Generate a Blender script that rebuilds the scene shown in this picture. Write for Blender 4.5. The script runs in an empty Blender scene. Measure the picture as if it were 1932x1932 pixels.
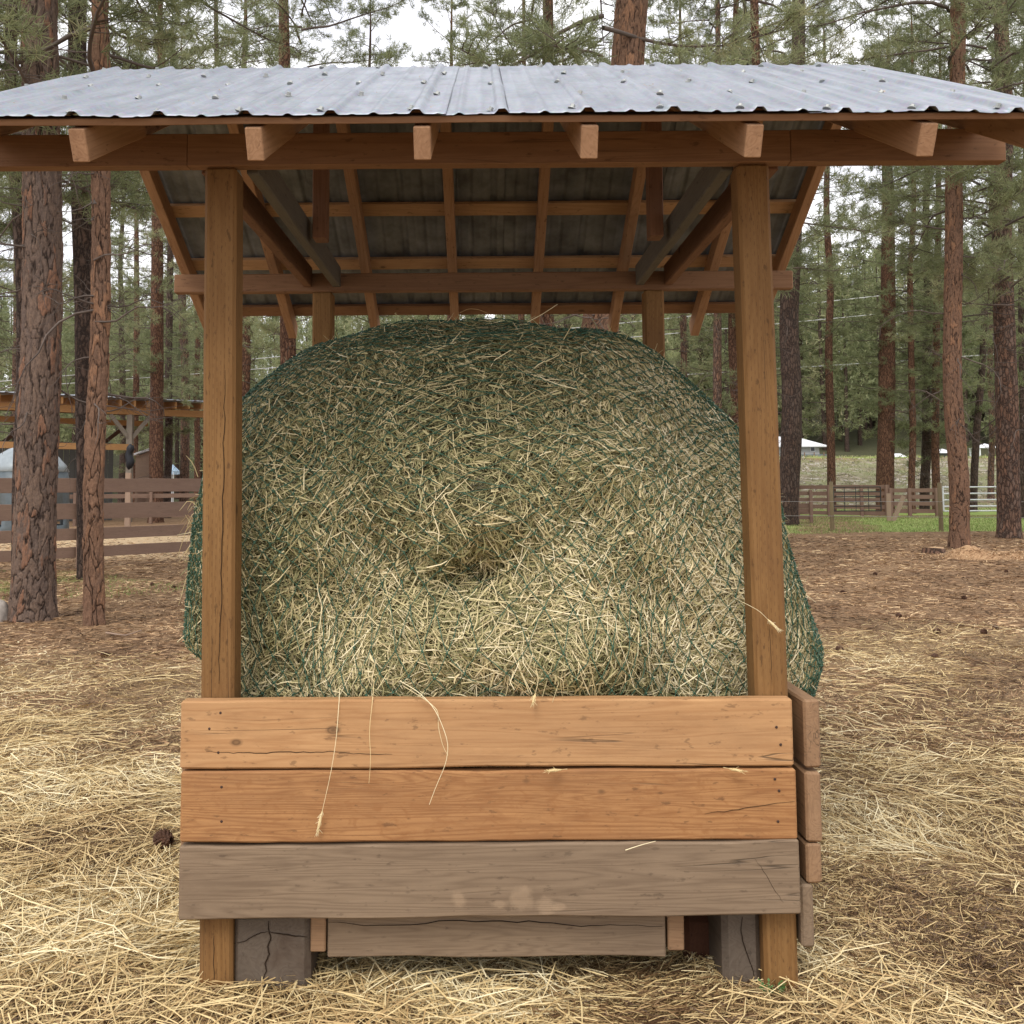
import bpy, bmesh, math, random
import numpy as np
from mathutils import Vector, Matrix
rad = math.radians
random.seed(7); RNG = np.random.default_rng(7)
C = bpy.context.scene.collection
S = bpy.context.scene

# ------------------------------------------------------------------ camera model
F = 1850.0; PX0 = 914.0; PY0 = 782.0; PITCH = rad(4.27); ROLL = rad(0.38); EYE = 1.64; W = 1932.0
cf = Vector((0, math.cos(PITCH), math.sin(PITCH))); cu0 = Vector((0, -math.sin(PITCH), math.cos(PITCH))); cr0 = Vector((1, 0, 0))
cr = cr0 * math.cos(ROLL) - cu0 * math.sin(ROLL); cu = cu0 * math.cos(ROLL) + cr0 * math.sin(ROLL)
def at(px, py, Y):
    d = cf + cr * ((px - PX0) / F) + cu * ((PY0 - py) / F)
    t = Y / d.y
    return Vector((d.x * t, Y, EYE + d.z * t))
def XZ(px, py, Y): p = at(px, py, Y); return p.x, p.z
def gnd(px, py, it=3):
    z = 0.
    for _ in range(it):
        p = _gnd(px, py, z); z = float(gz(p.x, p.y))
    p = _gnd(px, py, z); return p
def _gnd(px, py, z0):
    d = cf + cr * ((px - PX0) / F) + cu * ((PY0 - py) / F)
    t = (z0 - EYE) / d.z
    return Vector((d.x * t, d.y * t, z0))

# ------------------------------------------------------------------ numpy noise
def _h(i, j, k, seed):
    n = (i * 374761393 + j * 668265263 + k * 2147483647 + seed * 1274126177) & 0xffffffff
    n = ((n ^ (n >> 13)) * 1274126177) & 0xffffffff
    return ((n ^ (n >> 16)) & 0xffff) / 65535.0
def vn(x, y, z, seed=0):
    x = np.asarray(x, float); y = np.asarray(y, float) + x * 0; z = np.asarray(z, float) + x * 0
    i = np.floor(x).astype(np.int64); j = np.floor(y).astype(np.int64); k = np.floor(z).astype(np.int64)
    u = x - i; v = y - j; w = z - k
    u = u * u * (3 - 2 * u); v = v * v * (3 - 2 * v); w = w * w * (3 - 2 * w)
    r = 0
    for a in (0, 1):
        for b in (0, 1):
            for c in (0, 1):
                r = r + _h(i + a, j + b, k + c, seed) * (u if a else 1 - u) * (v if b else 1 - v) * (w if c else 1 - w)
    return r * 2 - 1
def fbm(x, y, z, seed=0, o=3):
    r = 0; a = 1; t = 0
    for q in range(o):
        r = r + a * vn(x * 2 ** q, y * 2 ** q, z * 2 ** q, seed + q); t += a; a *= .5
    return r / t
def ss(a, b, x):
    t = np.clip((np.asarray(x, float) - a) / (b - a), 0, 1); return t * t * (3 - 2 * t)

# ------------------------------------------------------------------ mesh + object helpers
def link(o): C.objects.link(o); return o
def np_mesh(name, V, Fq, mat, tint=None, smooth=False):
    V = np.asarray(V, np.float32); Fq = np.asarray(Fq, np.int32); k = Fq.shape[1]
    me = bpy.data.meshes.new(name)
    me.vertices.add(len(V)); me.vertices.foreach_set('co', V.ravel())
    me.loops.add(Fq.size); me.loops.foreach_set('vertex_index', Fq.ravel())
    me.polygons.add(len(Fq))
    me.polygons.foreach_set('loop_start', np.arange(0, Fq.size, k, dtype=np.int32))
    me.polygons.foreach_set('loop_total', np.full(len(Fq), k, np.int32))
    if smooth: me.polygons.foreach_set('use_smooth', np.ones(len(Fq), bool))
    if tint is not None:
        a = me.attributes.new('tint', 'FLOAT', 'FACE'); a.data.foreach_set('value', np.asarray(tint, np.float32))
    me.update(calc_edges=True)
    if mat: me.materials.append(mat)
    return me
def pt_attr(me, name, arr):
    a = me.attributes.new(name, 'FLOAT', 'POINT'); a.data.foreach_set('value', np.asarray(arr, np.float32))
def tagit(o, label=None, cat=None, group=None, kind=None):
    if label: o['label'] = label
    if cat: o['category'] = cat
    if group: o['group'] = group
    if kind: o['kind'] = kind
    return o
def thing(name, label, cat, loc=(0, 0, 0), group=None):
    o = link(bpy.data.objects.new(name, None)); o.location = loc; o.empty_display_size = .2
    return tagit(o, label, cat, group)
def mobj(name, me, parent=None, loc=None):
    """mesh in world coordinates (relative to loc) -> object"""
    o = link(bpy.data.objects.new(name, me))
    if parent is not None:
        o.parent = parent
        if loc is not None: o.location = loc
    elif loc is not None: o.location = loc
    return o
def root_loc(o):
    v = Vector(o.location)
    while o.parent: o = o.parent; v += Vector(o.location)
    return v
def frame(d, up=(0, 0, 1)):
    x = Vector(d).normalized(); u = Vector(up)
    if abs(x.dot(u)) > .98: u = Vector((0, 1, 0))
    y = u.cross(x).normalized(); z = x.cross(y)
    return Matrix((x, y, z)).transposed()
def member(name, p0, p1, w, h, mat, parent=None, up=(0, 0, 1), bev=.004, wav=.0012, cuts=None, seed=None, label=None):
    """timber from p0 to p1 (centre line), w across, h along up; local X is the grain"""
    p0 = Vector(p0); p1 = Vector(p1); L = (p1 - p0).length
    bm = bmesh.new(); bmesh.ops.create_cube(bm, size=1)
    bmesh.ops.scale(bm, vec=(L, w, h), verts=bm.verts)
    if bev: bmesh.ops.bevel(bm, geom=bm.edges[:], offset=bev, segments=1, affect='EDGES')
    n = cuts if cuts is not None else min(24, int(L / .12))
    for i in range(1, n):
        bmesh.ops.bisect_plane(bm, geom=bm.verts[:] + bm.edges[:] + bm.faces[:], plane_co=(-L / 2 + L * i / n, 0, 0), plane_no=(1, 0, 0))
    if wav:
        sd = seed if seed is not None else random.randint(0, 999)
        co = np.array([v.co[:] for v in bm.verts])
        sy = np.sign(co[:, 1]); sz = np.sign(co[:, 2])
        dz = vn(co[:, 0] * 3.1, sz * 7 + .3, sy * .0 + .2, sd) * wav * 1.5 + vn(co[:, 0] * 11, sz * 7 + .3, sy * 3, sd + 1) * wav * .7
        dy = vn(co[:, 0] * 2.3, sy * 9 + .3, sz * 0 + .7, sd + 2) * wav
        for v, a, b in zip(bm.verts, dy, dz): v.co.y += a; v.co.z += b
    me = bpy.data.meshes.new(name); bm.to_mesh(me); bm.free(); me.materials.append(mat)
    o = link(bpy.data.objects.new(name, me))
    c = (p0 + p1) / 2
    if parent is not None: o.parent = parent; c = c - root_loc(parent)
    o.location = c; o.rotation_euler = frame(p1 - p0, up).to_euler()
    if label: o['label'] = label
    return o
def boxm(name, lo, hi, mat, parent=None, axis='x', **k):
    """axis-aligned timber with grain along axis"""
    lo = Vector(lo); hi = Vector(hi); c = (lo + hi) / 2; s = hi - lo
    if axis == 'x': return member(name, (lo.x, c.y, c.z), (hi.x, c.y, c.z), s.y, s.z, mat, parent, **k)
    if axis == 'y': return member(name, (c.x, lo.y, c.z), (c.x, hi.y, c.z), s.x, s.z, mat, parent, **k)
    return member(name, (c.x, c.y, lo.z), (c.x, c.y, hi.z), s.x, s.y, mat, parent, **k)   # z: up falls back to +y
class Tubes:
    def __init__(s): s.V = []; s.Fq = []; s.T = []; s.n = 0
    def add(s, pts, radii, sides=5, tint=.5):
        P = np.asarray(pts, float); m = len(P)
        R = np.broadcast_to(np.asarray(radii, float), (m,))
        T = np.gradient(P, axis=0); T /= np.linalg.norm(T, axis=1)[:, None] + 1e-9
        ref = np.array([0, 0, 1.]) if abs(T[:, 2]).mean() < .8 else np.array([1., 0, 0])
        A = np.cross(T, ref); A /= np.linalg.norm(A, axis=1)[:, None] + 1e-9
        B = np.cross(T, A)
        th = np.arange(sides) * 2 * np.pi / sides
        ring = P[:, None, :] + R[:, None, None] * (A[:, None, :] * np.cos(th)[None, :, None] + B[:, None, :] * np.sin(th)[None, :, None])
        s.V.append(ring.reshape(-1, 3))
        i = np.arange(m - 1)[:, None] * sides; j = np.arange(sides)[None, :]; j2 = (j + 1) % sides
        q = np.stack([i + j, i + j2, i + sides + j2, i + sides + j], -1).reshape(-1, 4) + s.n
        s.Fq.append(q); s.T.append(np.full(len(q), tint)); s.n += m * sides
    def mesh(s, name, mat, smooth=True, off=(0, 0, 0)):
        return np_mesh(name, np.concatenate(s.V) - np.array(off), np.concatenate(s.Fq), mat, np.concatenate(s.T), smooth)
def strands(P, D, N, L, Wd, bend, tint, name, mat, roll=None, sag=None):
    """curved flat stalks: 3 sections x 2 verts, 2 quads each"""
    n = len(P)
    D = D / np.linalg.norm(D, axis=1)[:, None]
    Sv = np.cross(D, N); Sv /= np.linalg.norm(Sv, axis=1)[:, None] + 1e-9
    Nn = np.cross(Sv, D)
    if roll is not None: side = Sv * np.cos(roll)[:, None] + Nn * np.sin(roll)[:, None]
    else: side = Sv
    off = (Sv * bend[:, None]) + (Nn * (sag if sag is not None else bend * 0)[:, None])
    a = P - D * L[:, None] / 2; b = P + off; c = P + D * L[:, None] / 2
    w = side * Wd[:, None] / 2
    V = np.stack([a - w * .8, a + w * .8, b - w, b + w, c - w * .5, c + w * .5], 1).reshape(-1, 3)
    k = np.arange(n)[:, None] * 6
    Fq = np.stack([k + np.array([0, 1, 3, 2]), k + np.array([2, 3, 5, 4])], 1).reshape(-1, 4)
    return np_mesh(name, V, Fq, mat, np.repeat(tint, 2))

# ------------------------------------------------------------------ node helpers
class NT:
    def __init__(s, name):
        s.m = bpy.data.materials.new(name); s.m.use_nodes = True; s.t = s.m.node_tree
        s.n = s.t.nodes; s.b = s.n['Principled BSDF']
    def node(s, ty, **k):
        x = s.n.new(ty)
        for a, v in k.items(): setattr(x, a, v)
        return x
    def _set(s, inp, v):
        if hasattr(v, 'links') or isinstance(v, bpy.types.NodeSocket): s.t.links.new(v, inp)
        elif v is not None: inp.default_value = v
    def math(s, op, a, b=None, c=None, clamp=False):
        x = s.node('ShaderNodeMath', operation=op); x.use_clamp = clamp
        s._set(x.inputs[0], a)
        if b is not None: s._set(x.inputs[1], b)
        if c is not None: s._set(x.inputs[2], c)
        return x.outputs[0]
    def coord(s, which='Object', scale=(1, 1, 1), rand=False):
        v = s.node('ShaderNodeTexCoord').outputs[which]
        if rand:
            oi = s.node('ShaderNodeObjectInfo'); a = s.node('ShaderNodeVectorMath', operation='MULTIPLY_ADD')
            s.t.links.new(oi.outputs['Random'], a.inputs[0]); a.inputs[1].default_value = (37, 53, 71)
            s.t.links.new(v, a.inputs[2]); v = a.outputs[0]
        mp = s.node('ShaderNodeMapping'); mp.inputs['Scale'].default_value = scale
        s.t.links.new(v, mp.inputs['Vector']); return mp.outputs[0]
    def noise(s, vec, scale, detail=4, rough=.55, dist=0, out='Fac'):
        x = s.node('ShaderNodeTexNoise'); s._set(x.inputs['Vector'], vec); x.inputs['Scale'].default_value = scale
        x.inputs['Detail'].default_value = detail; x.inputs['Roughness'].default_value = rough; x.inputs['Distortion'].default_value = dist
        return x.outputs[out]
    def vor(s, vec, scale, feature='F1', out='Distance', rnd=1):
        x = s.node('ShaderNodeTexVoronoi', feature=feature); s._set(x.inputs['Vector'], vec)
        x.inputs['Scale'].default_value = scale; x.inputs['Randomness'].default_value = rnd
        return x.outputs[out]
    def ramp(s, f, stops, interp='LINEAR'):
        x = s.node('ShaderNodeValToRGB'); x.color_ramp.interpolation = interp; e = x.color_ramp.elements
        while len(e) < len(stops): e.new(.5)
        for q, (p, c) in enumerate(stops):
            e[q].position = p; e[q].color = (c if len(c) == 4 else (*c, 1)) if not isinstance(c, (int, float)) else (c, c, c, 1)
        s._set(x.inputs[0], f); return x.outputs[0]
    def rng(s, f, a, b, c=0., d=1.):
        x = s.node('ShaderNodeMapRange'); s._set(x.inputs[0], f)
        for i, v in enumerate((a, b, c, d)): x.inputs[i + 1].default_value = v
        return x.outputs[0]
    def mix(s, f, a, b, mode='MIX'):
        x = s.node('ShaderNodeMix', data_type='RGBA', blend_type=mode)
        s._set(x.inputs[0], f)
        for i, v in ((6, a), (7, b)):
            if isinstance(v, tuple): v = (*v, 1) if len(v) == 3 else v
            s._set(x.inputs[i], v)
        return x.outputs[2]
    def attr(s, nm): return s.node('ShaderNodeAttribute', attribute_name=nm).outputs['Fac']
    def bump(s, h, strength=.5, dist=.01):
        x = s.node('ShaderNodeBump'); x.inputs['Strength'].default_value = strength; x.inputs['Distance'].default_value = dist
        s._set(x.inputs['Height'], h); s.t.links.new(x.outputs[0], s.b.inputs['Normal'])
    def base(s, c, rough=.8, spec=.3, metal=0.):
        if isinstance(c, tuple): c = (*c, 1)
        s._set(s.b.inputs['Base Color'], c); s._set(s.b.inputs['Roughness'], rough); s.b.inputs['Specular IOR Level'].default_value = spec
        s._set(s.b.inputs['Metallic'], metal)

def wood(name, c1, c2, dark, grain=1., weather=0., wcol=(.2, .17, .14), incise=False, knots=.5, crack=.4, rough=.75, varamt=.25, stain=None, fig=0., spots=None):
    m = NT(name)
    v = m.coord('Object', (1, 1, 1), rand=True)
    def sc(a, b, c):
        mp = m.node('ShaderNodeMapping'); mp.inputs['Scale'].default_value = (a, b, c); m.t.links.new(v, mp.inputs['Vector']); return mp.outputs[0]
    warp = m.noise(v, 2.2, 2, .5)
    # growth-ring lines: sine of stretched warped noise
    g1 = m.noise(sc(.55, 9, 9), 1.0, 3, .5, .6)
    rings = m.math('FRACT', m.math('MULTIPLY', g1, 16 * grain))
    rings = m.math('PINGPONG', rings, .5)
    fine = m.noise(sc(4, 120, 120), 1.0, 4, .65)
    broad = m.noise(sc(.9, 5, 5), 1.0, 3, .55)
    rings = m.math('POWER', m.math('MULTIPLY', rings, 2.), 1.6)
    f = m.math('ADD', m.math('MULTIPLY', rings, .42), m.math('MULTIPLY', fine, .75))
    col = m.mix(m.rng(f, .28, .82), c1, c2)
    blot = m.noise(sc(3, 9, 9), 1.0, 5, .7)
    col = m.mix(m.rng(blot, .5, .72, 0., .45), col, dark)
    col = m.mix(m.rng(broad, .3, .75, 0., varamt * 1.6), col, dark)
    if fig:
        fg = m.noise(sc(14, 30, 30), 1.0, 3, .6, 1.8)
        col = m.mix(m.rng(fg, .5, .7, 0., fig), col, c2)
    # knots
    kd = m.vor(sc(4.5, 7.5, 7.5), 1.0); kc = m.vor(sc(4.5, 7.5, 7.5), 1.0, out='Color')
    sep = m.node('ShaderNodeSeparateColor'); m.t.links.new(kc, sep.inputs[0])
    has = m.math('LESS_THAN', sep.outputs[0], knots * .6)
    kr = m.math('MULTIPLY', sep.outputs[1], .10)
    kn = m.math('MULTIPLY', m.rng(m.math('SUBTRACT', kd, kr), .0, .045, 1., 0.), has)
    kring = m.math('PINGPONG', m.math('MULTIPLY', kd, 40), 1.)
    col = m.mix(m.math('MULTIPLY', kn, m.rng(kring, 0, 1, .55, .95)), col, tuple(x * .42 for x in dark))
    # small flecks
    fl = m.noise(sc(22, 55, 55), 1.0, 3, .6)
    col = m.mix(m.rng(fl, .62, .70, 0., .6), col, tuple(x * .5 for x in dark))
    # drying checks
    ck = m.noise(sc(.7, 22, 22), 1.0, 2, .4, .4)
    ckm = m.math('MULTIPLY', m.rng(m.math('ABSOLUTE', m.math('SUBTRACT', ck, .5)), .0, .012, 1., 0.), m.rng(m.noise(sc(1.3, 3, 3), 1., 1), .56, .64))
    ckm = m.math('MULTIPLY', ckm, crack)
    col = m.mix(ckm, col, (.025, .017, .012))
    scr = m.noise(sc(7, 2.2, 26), 1.0, 5, .75)
    col = m.mix(m.rng(scr, .55, .75, 0., .30), col, tuple(x * .8 for x in dark))
    h = m.math('ADD', m.math('MULTIPLY', fine, .5), m.math('MULTIPLY', rings, .25))
    h = m.math('SUBTRACT', h, m.math('MULTIPLY', ckm, 2.))
    if incise:
        sp = m.node('ShaderNodeSeparateXYZ'); m.t.links.new(m.node('ShaderNodeTexCoord').outputs['Object'], sp.inputs[0])
        ms = []
        for ax in (1, 2):
            vv = m.math('MULTIPLY', sp.outputs[ax], 1 / .0125)
            colid = m.math('FLOOR', vv)
            u = m.math('ADD', m.math('MULTIPLY', sp.outputs[0], 1 / .034), m.math('MULTIPLY', colid, .37))
            a = m.math('LESS_THAN', m.math('FRACT', u), .42)
            b = m.math('LESS_THAN', m.math('ABSOLUTE', m.math('SUBTRACT', m.math('FRACT', vv), .5)), .09)
            ms.append(m.math('MULTIPLY', a, b))
        geo = m.node('ShaderNodeTexCoord').outputs['Normal']; sn = m.node('ShaderNodeSeparateXYZ'); m.t.links.new(geo, sn.inputs[0])
        facey = m.math('GREATER_THAN', m.math('ABSOLUTE', sn.outputs[1]), .8)
        facez = m.math('GREATER_THAN', m.math('ABSOLUTE', sn.outputs[2]), .8)
        inc = m.math('ADD', m.math('MULTIPLY', ms[0], facez), m.math('MULTIPLY', ms[1], facey), clamp=True)
        inc = m.math('MULTIPLY', inc, m.rng(m.noise(sc(6, 30, 30), 1., 2), .35, .6, .2, .85))
        col = m.mix(m.math('MULTIPLY', inc, .6), col, (.08, .04, .016)); h = m.math('SUBTRACT', h, inc)
    if weather:
        wm = m.rng(m.noise(sc(1.4, 6, 6), 1., 5, .65), .35, .7, weather * .45, weather)
        col = m.mix(wm, col, wcol)
    if stain:
        st = m.rng(m.noise(sc(2.2, 4, 4), 1., 4, .6), .56, .68, 0., stain[0]); col = m.mix(st, col, stain[1])
    if spots:
        ob = m.node('ShaderNodeTexCoord').outputs['Object']; so_ = m.node('ShaderNodeSeparateXYZ'); m.t.links.new(ob, so_.inputs[0]); nn = m.noise(ob, 26, 3, .6)
        for (sx_, sz_, ra, rb) in spots:
            dx = m.math('DIVIDE', m.math('SUBTRACT', so_.outputs[0], sx_), ra); dz = m.math('DIVIDE', m.math('SUBTRACT', so_.outputs[2], sz_), rb)
            dd = m.math('ADD', m.math('SQRT', m.math('ADD', m.math('MULTIPLY', dx, dx), m.math('MULTIPLY', dz, dz))), m.math('MULTIPLY', m.math('SUBTRACT', nn, .5), 1.6))
            col = m.mix(m.rng(dd, .55, 1.1, .30, 0.), col, (.46, .33, .21))
    m.base(col, rough, .25); m.bump(h, .55, .0016)
    return m.m

M = {}
M['board'] = wood('board_wood', (.56, .315, .14), (.43, .22, .09), (.29, .145, .06), weather=.2, wcol=(.33, .235, .145), knots=1.2, crack=.8, fig=.25)
M['board2'] = wood('board_wood_orange', (.49, .25, .095), (.29, .125, .042), (.23, .105, .042), grain=1.3, weather=.10, wcol=(.34, .24, .16), knots=1.1, crack=.7, fig=.8)
M['board_grey'] = wood('board_wood_grey', (.275, .195, .125), (.17, .115, .072), (.14, .092, .058), weather=.3, wcol=(.25, .185, .122), knots=1.1, crack=.9, grain=1.2)
M['board_spot'] = wood('board_wood_grey_worn', (.275, .195, .125), (.17, .115, .072), (.14, .092, .058), weather=.3, wcol=(.25, .185, .122), knots=1.1, crack=.9, grain=1.2, spots=[(-.095, -.055, .024, .028), (.10, -.052, .034, .042), (.175, -.075, .03, .03), (.03, -.07, .03, .012), (.215, -.08, .025, .012)])
M['board_edge'] = wood('board_wood_edge', (.36, .21, .11), (.26, .145, .075), (.18, .10, .052), weather=.3, wcol=(.25, .18, .115), knots=.3, crack=.8)
M['post'] = wood('treated_post', (.265, .142, .050), (.20, .100, .032), (.145, .07, .024), incise=True, knots=1.2, crack=1., varamt=.4, stain=(.4, (.15, .072, .028)))
M['beam'] = wood('beam_wood', (.28, .152, .078), (.22, .113, .056), (.165, .082, .042), knots=.8, crack=.4, varamt=.25)
M['rafter'] = wood('rafter_wood', (.44, .255, .14), (.34, .19, .10), (.25, .13, .07), knots=.5, crack=.3)
M['purlin'] = wood('purlin_wood', (.52, .32, .17), (.43, .25, .125), (.32, .18, .09), knots=.5, crack=.2)
M['side_beam'] = wood('side_beam_wood', (.25, .13, .075), (.20, .10, .055), (.15, .07, .04), knots=.5)
M['side_grey'] = wood('side_beam_grey', (.17, .15, .12), (.13, .115, .095), (.09, .08, .065), knots=.4, weather=.3, wcol=(.16, .15, .13))
M['tie'] = wood('old_timber', (.135, .105, .078), (.095, .07, .052), (.065, .045, .032), knots=.2, crack=.9, weather=.35, wcol=(.15, .12, .09), stain=(.5, (.055, .03, .018)))
M['rust_wood'] = wood('red_timber', (.10, .04, .02), (.075, .03, .015), (.05, .02, .01))
M['fence'] = wood('fence_wood', (.25, .16, .115), (.20, .125, .09), (.155, .095, .07), weather=.25, wcol=(.29, .21, .155), knots=.3, crack=.3)
M['fence_pale'] = wood('fence_wood_pale', (.36, .25, .18), (.30, .2, .14), (.24, .16, .11), weather=.3, wcol=(.36, .28, .22))
M['barn_wood'] = wood('barn_wood', (.48, .27, .11), (.40, .21, .085), (.30, .15, .06))
M['barn_dark'] = wood('barn_dark_wood', (.10, .05, .028), (.08, .04, .022), (.06, .03, .018))
M['barn_grey'] = wood('barn_grey_wood', (.30, .26, .21), (.24, .20, .16), (.18, .15, .12))
M['wire_post'] = wood('wire_post_wood', (.22, .17, .09), (.17, .13, .07), (.12, .09, .05))

def simple(name, col, rough=.6, metal=0., spec=.4, var=.15, sc=6., bump=0.):
    m = NT(name); n = m.noise(m.coord('Object', rand=True), sc, 5, .6)
    c = m.mix(m.rng(n, .3, .7), tuple(x * (1 - var) for x in col), tuple(min(1, x * (1 + var)) for x in col))
    m.base(c, rough, spec, metal)
    if bump: m.bump(n, bump, .01)
    return m.m
def tinted(name, stops, rough=.6, spec=.3, trans=0.):
    m = NT(name); c = m.ramp(m.attr('tint'), stops); m.base(c, rough, spec)
    if trans:
        tr = m.node('ShaderNodeBsdfTranslucent'); m.t.links.new(c, tr.inputs[0])
        mx = m.node('ShaderNodeMixShader'); mx.inputs[0].default_value = trans
        m.t.links.new(m.b.outputs[0], mx.inputs[1]); m.t.links.new(tr.outputs[0], mx.inputs[2])
        m.t.links.new(mx.outputs[0], m.n['Material Output'].inputs['Surface'])
    return m.m
M['straw'] = tinted('straw', [(0, (.085, .045, .022)), (.2, (.23, .135, .062)), (.42, (.44, .295, .135)), (.6, (.64, .475, .225)), (.8, (.77, .61, .32)), (1, (.90, .79, .51))], .5, .3)
M['hay'] = tinted('hay', [(0, (.055, .05, .022)), (.2, (.15, .145, .058)), (.4, (.28, .265, .115)), (.6, (.50, .43, .21)), (.8, (.75, .62, .35)), (1, (.90, .80, .54))], .5, .3)
M['needle_litter'] = tinted('needle_litter', [(0, (.06, .033, .017)), (.4, (.22, .125, .062)), (.75, (.46, .29, .155)), (1, (.74, .54, .31))], .7, .2)
M['grass'] = tinted('grass_blades', [(0, (.13, .17, .05)), (.6, (.28, .34, .11)), (1, (.50, .48, .23))], .6, .2, .3)
M['foliage'] = tinted('pine_needles', [(0, (.11, .13, .062)), (.45, (.255, .285, .14)), (.8, (.37, .385, .20)), (1, (.48, .44, .26))], .5, .3, .5)
M['net'] = simple('net_cord', (.048, .112, .066), .6, var=.3, sc=40)
M['haycore'] = None

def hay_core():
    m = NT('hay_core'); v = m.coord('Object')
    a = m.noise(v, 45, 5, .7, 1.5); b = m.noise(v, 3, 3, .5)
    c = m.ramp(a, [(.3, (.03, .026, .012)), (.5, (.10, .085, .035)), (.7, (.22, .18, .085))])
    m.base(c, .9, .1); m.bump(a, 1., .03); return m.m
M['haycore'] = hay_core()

def roof_mat():
    m = NT('galvanized_sheet'); v = m.coord('Object')
    mp = m.node('ShaderNodeMapping'); mp.inputs['Scale'].default_value = (9, 1.3, 1.3); m.t.links.new(v, mp.inputs[0])
    st = m.noise(mp.outputs[0], 1.6, 5, .6); sp = m.vor(v, 90, out='Color'); bl = m.noise(v, 5, 4, .6)
    c = m.mix(m.rng(st, .35, .7), (.24, .26, .30), (.35, .375, .42)); c = m.mix(m.rng(bl, .5, .75, 0, .5), c, (.18, .195, .225))
    c = m.mix(.06, c, sp)
    spk = m.math('GREATER_THAN', m.noise(v, 60, 2), .74); c = m.mix(m.math('MULTIPLY', spk, .35), c, (.5, .45, .3))
    m.base(c, m.rng(bl, .3, .7, .42, .6), .5, .45); m.bump(bl, .15, .02); return m.m
M['roof'] = roof_mat()
M['screw'] = simple('screw_metal', (.36, .37, .35), .5, .4)
M['roof_under'] = simple('sheet_under_shade', (.165, .175, .18), .55, .2, .3, var=.45, sc=7)  # shade under the roof put into the underside colour, plus mottled stains

def bark(name, plate1, plate2, furrow, sx=11., sz=3.6, bs=1.):
    m = NT(name); v0 = m.coord('Object', (1, 1, 1), rand=True)
    wob = m.noise(v0, 5., 6, .7, out='Color')
    ad = m.node('ShaderNodeVectorMath', operation='MULTIPLY_ADD'); m.t.links.new(wob, ad.inputs[0]); ad.inputs[1].default_value = (.16, .16, .6); m.t.links.new(v0, ad.inputs[2])
    mp = m.node('ShaderNodeMapping'); mp.inputs['Scale'].default_value = (sx, sx, sz); m.t.links.new(ad.outputs[0], mp.inputs[0])
    e = m.vor(mp.outputs[0], 1., 'DISTANCE_TO_EDGE'); cc = m.vor(mp.outputs[0], 1., 'F1', 'Color')
    sp = m.node('ShaderNodeSeparateColor'); m.t.links.new(cc, sp.inputs[0])
    fi = m.noise(v0, 26, 5, .7); big = m.noise(v0, 1.2, 3, .5)
    mp2 = m.node('ShaderNodeMapping'); mp2.inputs['Scale'].default_value = (30, 30, 9); m.t.links.new(v0, mp2.inputs[0])
    fl = m.noise(mp2.outputs[0], 1., 4, .7, .5)
    col = m.mix(sp.outputs[0], plate1, plate2); col = m.mix(m.rng(fl, .35, .7, 0., .6), col, tuple(x * .55 for x in plate1))
    col = m.mix(m.rng(big, .4, .65, 0., .5), col, tuple(x * .7 for x in plate2))
    col = m.mix(m.rng(m.math('ADD', e, m.math('MULTIPLY', fi, .08)), .04, .22, .92, 0.), col, furrow)
    m.base(col, .9, .15)
    h = m.math('ADD', m.rng(e, 0., .25), m.math('MULTIPLY', fl, .6)); m.bump(h, 1., .03 * bs); return m.m
M['bark_grey'] = bark('bark_grey', (.21, .155, .125), (.30, .165, .105), (.035, .025, .022))
M['bark_red'] = bark('bark_red', (.20, .112, .072), (.265, .14, .086), (.045, .022, .017))
M['bark_dark'] = bark('bark_dark', (.115, .085, .07), (.15, .095, .07), (.03, .022, .019))
M['twig'] = simple('twig_bark', (.11, .085, .07), .9, var=.3, sc=3)

# ------------------------------------------------------------------ terrain
def straw_amt(x, y):
    n = fbm(x * .6, y * .6, 0, 5, 3)
    edge = 10.3 + 1.3 * ss(-1, 3, x) + 1.3 * n
    a = 1 - ss(edge - 1.6, edge + .5, y)
    p = ss(-.30, .14, fbm(x * .8 + 9, y * .8, 0, 21, 3) + .06)
    pile = ss(2.3, 1.2, np.hypot((x - 7.4) / 2.2, (y - 10.7) / .9)) * .0
    return np.clip(a * (.36 + .64 * p) + pile, 0, 1)
GZ0 = at(404, 1862, 3.2).z - .038
def gz(x, y):
    x = np.asarray(x, float); y = np.asarray(y, float)
    near = (1 - ss(14, 30, y))
    z = .03 * near * fbm(x * .9, y * .9, 0, 3, 2) + .030 * near * fbm(x * 2.6, y * 2.6, 0, 4, 2) * straw_amt(x, y)
    z = z * ss(.0, .5, np.maximum(np.abs(x) - 1.2, np.maximum(3.0 - y, y - 5.4)) + .35)
    z = z + GZ0 * (1 - ss(5, 13, y))
    z = z + .05 * ss(14, 30, y) * fbm(x * .3, y * .3, 0, 8, 2)
    z = z + 4.0 * ss(60, 84, y) * ss(4, 16, x) + ss(60, 84, y) * ss(4, 16, x) * .35 * fbm(x * .35, y * .35, 0, 12, 3)
    z = z + np.clip(y - 105, 0, 400) * .19
    return z
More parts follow.
